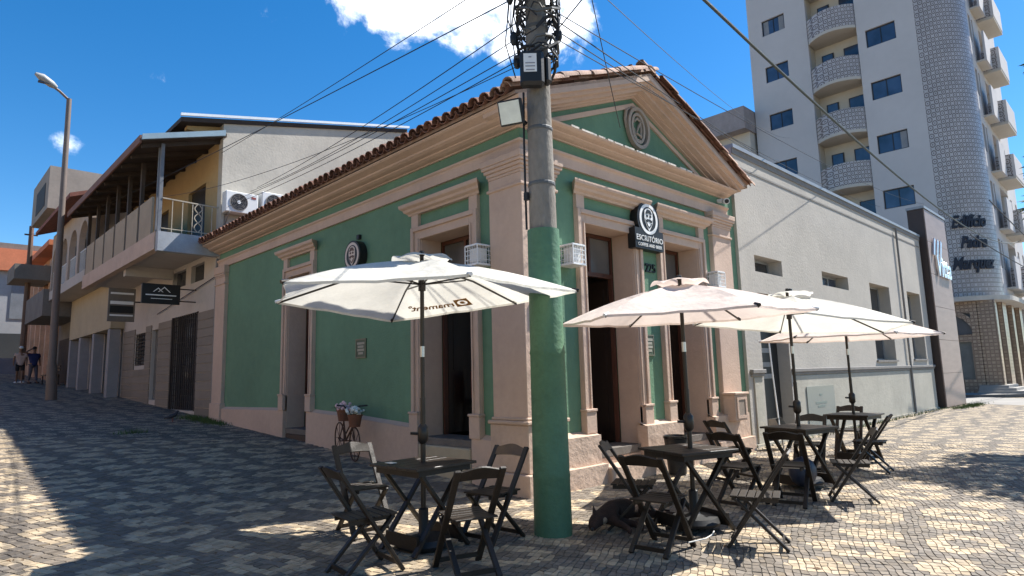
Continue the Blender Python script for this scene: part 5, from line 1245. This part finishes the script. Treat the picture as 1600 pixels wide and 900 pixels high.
MB().add([(6.05, -.62, .30), (6.45, -.62, .30), (6.45, -.38, .24), (6.05, -.38, .24), (6.10, -.50, .58), (6.40, -.50, .58), (6.40, -.36, .56), (6.10, -.36, .56)], [(0, 1, 2, 3), (2, 3, 7, 6), (0, 4, 7, 3), (1, 2, 6, 5), (4, 5, 6, 7)]).build('pan', M('dull_zinc', (.22, .22, .21), .5, metal=.5), du)
MB().bar((6.15, -.5, .0), (6.18, -.48, .3), .02, .02).bar((6.36, -.5, .0), (6.33, -.48, .3), .02, .02).build('foot', GREYTRIM, du)
bg_ = thing('dark_backpack', 'dark blue bag on the ground under the third table', 'bag', (2.6, -2.35, 0))
MB().ball((2.6, -2.35, .19), .2, 12, (1.1, .8, .95)).build('body', DARKBOTTLE, bg_, smooth=True); MB().tube([(2.5, -2.45, .3), (2.48, -2.5, .2), (2.5, -2.48, .06)], .014, 6).build('strap', BLACKPLASTIC, bg_)
tag(MB().tube([(.0, 0, .01), (.2, -.05, .012), (.38, -.02, .01), (.5, .03, .01)], .006, 6).build('ground_cord', BAMBOO), 'thin pale cord lying on the paving near the dog', 'cord').location = (-.75, -2.68, .01)

# ------------------------------------------------------------------ skin figures
def skinned(name, mat, parent, verts, edges, root=0, sub=2, smooth=True):
    me = bpy.data.meshes.new(name); me.from_pydata([v[:3] for v in verts], edges, [])
    o = link(name, me, parent); me.materials.append(mat)
    sk = o.modifiers.new('skin', 'SKIN'); sk.use_smooth_shade = True
    for i, v in enumerate(verts):
        r = v[3]; s = me.skin_vertices[0].data[i]; s.radius = r if isinstance(r, tuple) else (r, r); s.use_root = (i == root)
    sb = o.modifiers.new('sub', 'SUBSURF'); sb.levels = sub; sb.render_levels = sub
    return o
# dog lying on its side under the second table, head beside the pole
dg = thing('sleeping_dog', 'dark brown dog lying stretched out asleep on the paving beside the utility pole', 'dog', (-.5, -1.75, 0))
T = Vector((.80, .06, 0)).normalized(); Sd = Vector((T.y, -T.x, 0))      # T head -> tail, Sd towards viewer (belly side)
O = Vector((-.93, -1.74, 0))
def dv(t, s, z, r): p = O+T*t+Sd*s; return (p.x, p.y, z, r)
dvs = [dv(.52, 0, .115, (.12, .115)), dv(.40, -.01, .12, (.125, .12)), dv(.27, -.02, .115, (.11, .105)), dv(.16, -.01, .10, (.075, .07)), dv(.07, .0, .085, (.072, .07)), dv(-.02, .035, .065, (.05, .048)), dv(-.075, .065, .045, (.033, .03)),
       dv(.68, .0, .11, (.11, .10)), dv(.82, .01, .10, (.115, .10)), dv(.92, .0, .075, (.06, .05)), dv(1.02, .05, .035, .022), dv(1.12, .13, .025, .017), dv(1.16, .22, .022, .012),
       dv(.22, .11, .075, .045), dv(.20, .24, .05, .033), dv(.15, .33, .04, .026), dv(.08, .38, .03, .024),
       dv(.33, .12, .05, .045), dv(.38, .25, .035, .033), dv(.30, .36, .03, .026), dv(.26, .41, .028, .022),
       dv(.77, .12, .085, .055), dv(.70, .24, .07, .042), dv(.84, .36, .05, .026), dv(.80, .45, .035, .024),
       dv(.90, .13, .05, .05), dv(.90, .27, .04, .036), dv(1.0, .38, .03, .025), dv(.97, .46, .028, .022)]
des = [(0, 1), (1, 2), (2, 3), (3, 4), (4, 5), (5, 6), (0, 7), (7, 8), (8, 9), (9, 10), (10, 11), (11, 12), (2, 13), (13, 14), (14, 15), (15, 16), (2, 17), (17, 18), (18, 19), (19, 20), (8, 21), (21, 22), (22, 23), (23, 24), (8, 25), (25, 26), (26, 27), (27, 28)]
skinned('body', DOGFUR, dg, dvs, des, 0, 2)
for s, z in ((-1, .15), (1, .05)):
    p = O+T*.10+Sd*(-.03 if s < 0 else .07); q = Vector((p.x, p.y, z))
    MB().add([q+T*-.03, q+T*.045, q+T*.035+Vector((0, 0, .075 if s < 0 else .0))-Sd*(.03*-s), q+T*.02+Sd*.012], [(0, 1, 2), (1, 3, 2), (3, 0, 2), (0, 3, 1)]).build('ear', DOGFUR, dg)
p = O+T*-.085+Sd*.07; MB().ball((p.x, p.y, .048), .018, 8).build('nose', BLACKPLASTIC, dg, smooth=True)
p = O+T*.15+Sd*.045; MB().ball((p.x, p.y, .085), .048, 10, (1.2, .6, .8)).build('throat_patch', DOGPATCH, dg, smooth=True)
# pigeon
pg = thing('pigeon', 'small dark pigeon standing on the paving near the far end of the green wall', 'pigeon', (-.95, 11.3, gz(0, 11.3)))
zp = gz(0, 11.3)
skinned('body', M('pigeon_grey', (.04, .04, .05), .7), pg, [(-.95, 11.3, zp+.14, .055), (-.89, 11.28, zp+.17, .05), (-.86, 11.27, zp+.23, .03), (-.84, 11.26, zp+.26, .028), (-.81, 11.25, zp+.255, .008), (-1.02, 11.33, zp+.12, .035), (-1.12, 11.37, zp+.10, .018)], [(0, 1), (1, 2), (2, 3), (3, 4), (0, 5), (5, 6)], 0, 1)
for s in (-.02, .02): MB().tube([(-.94, 11.3+s, zp+.10), (-.94, 11.3+s, zp)], .006, 5).build('leg', M('pigeon_leg', (.3, .1, .08), .6), pg)
# two walkers
def person(x, y, hd, label, shirt, leg, legmat, hat, arm_up, long_leg):
    z = gz(x, y); t = thing('person', label, 'person', (x, y, z))
    c, s = math.cos(hd), math.sin(hd)
    def q(f, l, h, r): return (x+f*c-l*s, y+f*s+l*c, z+h, r)
    st = .16
    V = [q(0, 0, .95, (.15, .11)), q(0, 0, 1.12, (.14, .10)), q(.0, 0, 1.32, (.165, .11)), q(0, 0, 1.44, (.10, .085)), q(.01, 0, 1.52, .052), q(.02, 0, 1.60, (.078, .085)), q(.02, 0, 1.70, (.075, .085)),
         q(0, .10, .88, .085), q(st*.5, .10, .50, .055), q(st, .10, .09, .036), q(st+.14, .10, .04, .035),
         q(0, -.10, .88, .085), q(-st*.2, -.10, .50, .055), q(-st, -.10, .12, .036), q(-st+.13, -.10, .04, .035),
         q(0, .20, 1.40, .055), q(-.03, .25, 1.14, .042), q(.05, .25, .92, .03), q(.08, .25, .84, .03),
         q(0, -.20, 1.40, .055)]
    E_ = [(0, 1), (1, 2), (2, 3), (3, 4), (4, 5), (5, 6), (0, 7), (7, 8), (8, 9), (9, 10), (0, 11), (11, 12), (12, 13), (13, 14), (2, 15), (15, 16), (16, 17), (17, 18), (2, 19)]
    if arm_up: V += [q(.1, -.40, 1.50, .042), q(.12, -.18, 1.66, .03), q(.12, -.10, 1.68, .03)]
    else: V += [q(.04, -.26, 1.14, .042), q(.10, -.26, .92, .03), q(.12, -.25, .84, .03)]
    E_ += [(19, 20), (20, 21), (21, 22)]
    skinned('body', SKIN, t, V, E_, 0, 2)
    up2 = V[20]
    mid = [(V[19][k]+up2[k])/2 for k in range(3)]
    skinned('shirt', shirt, t, [q(0, 0, .80, (.165, .125)), q(0, 0, 1.12, (.165, .122)), q(0, 0, 1.33, (.185, .13)), q(0, 0, 1.45, (.10, .09)), q(0, .21, 1.40, .072), q(-.02, .24, 1.24, .062), q(0, -.21, 1.40, .072), (*mid, .062)], [(0, 1), (1, 2), (2, 3), (2, 4), (4, 5), (2, 6), (6, 7)], 1, 2)
    lv = [q(0, 0, .97, (.165, .125)), q(0, .10, .86, .105), q(st*.4, .10, .56, .08), q(0, -.10, .86, .105), q(-st*.15, -.10, .56, .08)]; le = [(0, 1), (1, 2), (0, 3), (3, 4)]
    if long_leg: lv += [q(st*.95, .10, .12, .055), q(-st*.95, -.10, .14, .055)]; le += [(2, 5), (4, 6)]
    skinned('shorts' if not long_leg else 'trousers', legmat, t, lv, le, 0, 2)
    if hat: MB().ball(q(.015, 0, 1.73, 0)[:3], .098, 12, (1, 1, .75)).bx(x-.11 if c < 0 else x+.02, x+.02 if c < 0 else x+.11, y-.16, y-.05, z+1.715, z+1.73).build('cap', WHITEPAINT, t, smooth=True)
    else: MB().ball(q(-.005, 0, 1.715, 0)[:3], .095, 12, (1, 1, .9)).build('hair', HAIRDARK, t, smooth=True)
    MB().ball(q(.10, 0, 1.615, 0)[:3], .016, 6, (1, .8, 1.3)).build('nose', SKIN, t)
    for l in (-.032, .032): MB().ball(q(.088, l, 1.65, 0)[:3], .010, 6).build('eye', HAIRDARK, t)
    for (f, l) in ((st+.07, .10), (-st+.06, -.10)): MB().ball(q(f, l, .045, 0)[:3], .075, 10, (1.5, .8, .6)).build('shoe', WHITEPAINT if hat else DARKBROWN, t, smooth=True)
person(-1.62, 33.3, rad(-95), 'person in white cap, pale shirt and dark shorts walking down the side street', SHIRTPINK, None, SHORTSDARK, True, False, False)
person(-1.18, 32.6, rad(-75), 'person in navy shirt with one arm raised to the head on the side street', SHIRTBLUE, None, JEANS, False, True, True)
pr = thing('street_bench', 'small dark wooden bench by the orange house beyond the lamp post', 'bench', (-.75, 31.0, gz(0, 31)))
zb = gz(0, 31); mb = MB(); mb.bx(-1.0, -.45, 30.2, 31.6, zb+.42, zb+.47); mb.build('seat', CRESTWOOD, pr); mb = MB()
for yy in (30.3, 31.5):
    for xx in (-.95, -.5): MB().bx(xx, xx+.05, yy, yy+.05, zb, zb+.42).build('leg', BEAMDARK, pr)
for z in (.65, .8): MB().bx(-.47, -.43, 30.2, 31.6, zb+z, zb+z+.08).build('back_slat', CRESTWOOD, pr)

# ------------------------------------------------------------------ BICYCLE PLANTER
bc = thing('planter_bicycle', 'small rusty ornamental bicycle holding two flower pots against the cafe side wall', 'bicycle', (-.36, 3.9, gz(0, 3.9)))
zg = gz(0, 3.9); F_ = Vector((-.44, 3.52, gz(0, 3.52)+.02)); R_ = Vector((-.26, 4.34, gz(0, 4.3)+.02)); ax = (F_-R_).normalized(); ax.z = 0; ax.normalize()
def wheel(c, rw):
    cc_ = c+Vector((0, 0, rw)); w = MB(); n = 28
    w.tube([cc_+ax*(rw*math.cos(2*PI*k/n))+Vector((0, 0, rw*math.sin(2*PI*k/n))) for k in range(n+1)], .012, 6)
    o = w.build('wheel', RUST, bc, smooth=True); s = MB()
    for k in range(8): s.tube([cc_, cc_+ax*(rw*math.cos(PI*k/4))+Vector((0, 0, rw*math.sin(PI*k/4)))], .005, 5)
    s.build('spokes', RUST, o); MB().ball(cc_, .03, 8).build('hub', RUST, o); return cc_
cf_, cr_ = wheel(F_, .265), wheel(R_, .265)
seat = cr_+ax*.22+Vector((0, 0, .27)); head = cf_-ax*.12+Vector((0, 0, .27)); bbk = cr_+ax*.36+Vector((0, 0, -.02))
MB().tube([cr_, bbk], .012).tube([cr_, seat], .01).tube([bbk, seat+Vector((0, 0, .05))], .014).tube([bbk, head], .014).tube([bbk+Vector((0, 0, .12)), head+Vector((0, 0, .1))], .012).tube([cf_, head, head-ax*.04+Vector((0, 0, .20))], .012).build('frame', RUST, bc, smooth=True)
hb = head-ax*.04+Vector((0, 0, .20)); sd = Vector((-ax.y, ax.x, 0))
sd = (Vector((.66, -.75, 0)))
MB().tube([hb-sd*.26+Vector((0, 0, .15)), hb-sd*.14+Vector((0, 0, .14)), hb-sd*.05+Vector((0, 0, .03)), hb, hb+sd*.05+Vector((0, 0, .03)), hb+sd*.12+Vector((0, 0, .13)), hb+sd*.26+Vector((0, 0, .14))], .014, 8).build('handlebar', BLACKPLASTIC, bc, smooth=True)
MB().tube([bbk-sd*.1, bbk+sd*.1], .01).build('pedals', RUST, bc)
rg = random.Random(5)
for nm, c, fm, lab in (('flower_pot', seat+Vector((0, 0, .03)), PINKFLOWER, 'clay pot of pink and white flowers over the rear wheel of the bicycle'), ('flower_pot', cf_-ax*.0+Vector((0, 0, .275)), WHITEFLOWER, 'clay pot of white flowers over the front wheel of the bicycle')):
    t = thing(nm, lab, 'flower pot', c)
    MB().lathe([(.085, 0), (.115, .17), (.125, .17), (.125, .20), (.10, .20), (.08, .03)], 16, c).build('pot', POT, t, smooth=True)
    f = MB()
    for k in range(42):
        a_ = rg.uniform(0, 2*PI); q = rg.uniform(0, .15); f.ball((c.x+q*math.cos(a_), c.y+q*math.sin(a_), c.z+.27+rg.uniform(-.04, .05)-q*.25), rg.uniform(.018, .034), 6)
    f.build('blossoms', fm, t)
    g = MB()
    for k in range(40):
        a_ = rg.uniform(0, 2*PI); q = rg.uniform(.05, .17); p = Vector((c.x+q*math.cos(a_), c.y+q*math.sin(a_), c.z+.2+rg.uniform(0, .04))); e = Vector((math.cos(a_), math.sin(a_), .2))*.05; w = Vector((-math.sin(a_), math.cos(a_), 0))*.018
        g.add([p, p+e+w, p+e*1.8, p+e-w], [(0, 1, 2, 3)])
    g.build('leaves', LEAF, t)

# ------------------------------------------------------------------ PLANTS
def tree(cx, cy, z0, h, R, label, seed, nl):
    rg = random.Random(seed)
    t = thing('street_tree', label, 'tree', (cx, cy, z0))
    tk = MB(); tk.tube([(cx, cy, z0-.1), (cx+.05, cy, z0+1.2), (cx-.05, cy+.05, z0+h*.5), (cx, cy, z0+h*.75)], [.17, .13, .11, .06], 10)
    ends = []
    for k in range(9):
        a_ = k*2.4+rg.uniform(-.3, .3); zz = z0+h*rg.uniform(.42, .66); L_ = R*rg.uniform(.6, 1)
        e = Vector((cx+L_*math.cos(a_), cy+L_*math.sin(a_), zz+rg.uniform(.3, 1.6))); tk.tube([(cx, cy, zz-.3), Vector((cx, cy, zz)).lerp(e, .5)+Vector((0, 0, .15)), e], [.06, .04, .015], 6); ends.append(e)
    tk.build('trunk', BARK, t, smooth=True)
    lf = MB(); cl_ = ends+[Vector((cx+rg.uniform(-.5, .5), cy+rg.uniform(-.5, .5), z0+h*rg.uniform(.8, 1))) for _ in range(4)]
    for k in range(nl):
        c = rg.choice(cl_); u = Vector((rg.gauss(0, 1), rg.gauss(0, 1), rg.gauss(0, .7))); u = u.normalized()*(rg.random()**.5)*R*.42
        p = c+u; d = (u.normalized()+Vector((rg.uniform(-.5, .5), rg.uniform(-.5, .5), rg.uniform(-.7, .3)))).normalized()
        w = d.cross(Vector((rg.uniform(-1, 1), rg.uniform(-1, 1), 1))).normalized(); L_ = rg.uniform(.14, .30); b = .035
        lf.add([p, p+d*L_*.45+w*b, p+d*L_, p+d*L_*.45-w*b], [(0, 1, 2, 3)])
    lf.build('crown', LEAF, t); return t
tree(10.5, -5.5, -.12, 8.0, 1.35, 'leafy street tree at the right edge whose shadow falls on the mosaic', 11, 5200)
def tuft(name, pts, lab):
    rg = random.Random(9); g = MB()
    for (x, y, sp, n) in pts:
        for k in range(n):
            px_, py_ = x+rg.gauss(0, sp[0]), y+rg.gauss(0, sp[1]); z = gz(px_, py_); a_ = rg.uniform(0, 2*PI); h = rg.uniform(.03, .11); w = Vector((math.cos(a_), math.sin(a_), 0))*.008
            p = Vector((px_, py_, z)); g.add([p-w, p+w, p+Vector((rg.uniform(-.05, .05), rg.uniform(-.05, .05), h))], [(0, 1, 2)])
    return stuff(g.build(name, GRASS))
stuff_g = tuft('grass_tufts', [(-.25, 10.9, (.13, .5), 900), (-.35, 11.8, (.15, .4), 350), (-2.2, 9.6, (.15, .1), 120), (22.3, -.6, (.8, .12), 900), (14.0, -.22, (4.5, .05), 700), (20.7, -.5, (.4, .1), 200)], '')
rg = random.Random(21); lf_ = MB()
for k in range(150):
    x, y = rg.uniform(-6, 9), rg.uniform(-4.6, 2.5)
    if x > -.3 and y > -.3: continue
    z = gz(x, y)+.012; a_ = rg.uniform(0, 6.28); L_ = rg.uniform(.015, .045); d = Vector((math.cos(a_), math.sin(a_), 0))*L_; w = Vector((-math.sin(a_), math.cos(a_), 0))*L_*.4; p = Vector((x, y, z))
    lf_.add([p-d, p+w+Vector((0, 0, .006)), p+d, p-w], [(0, 1, 2, 3)])
tag(stuff(lf_.build('fallen_leaves', M('dry_leaf', (.16, .09, .04), .8))), 'scattered dry leaves and scraps on the mosaic paving', 'leaves')
tag(stuff_g, 'low green weeds sprouting along the foot of the walls', 'grass')
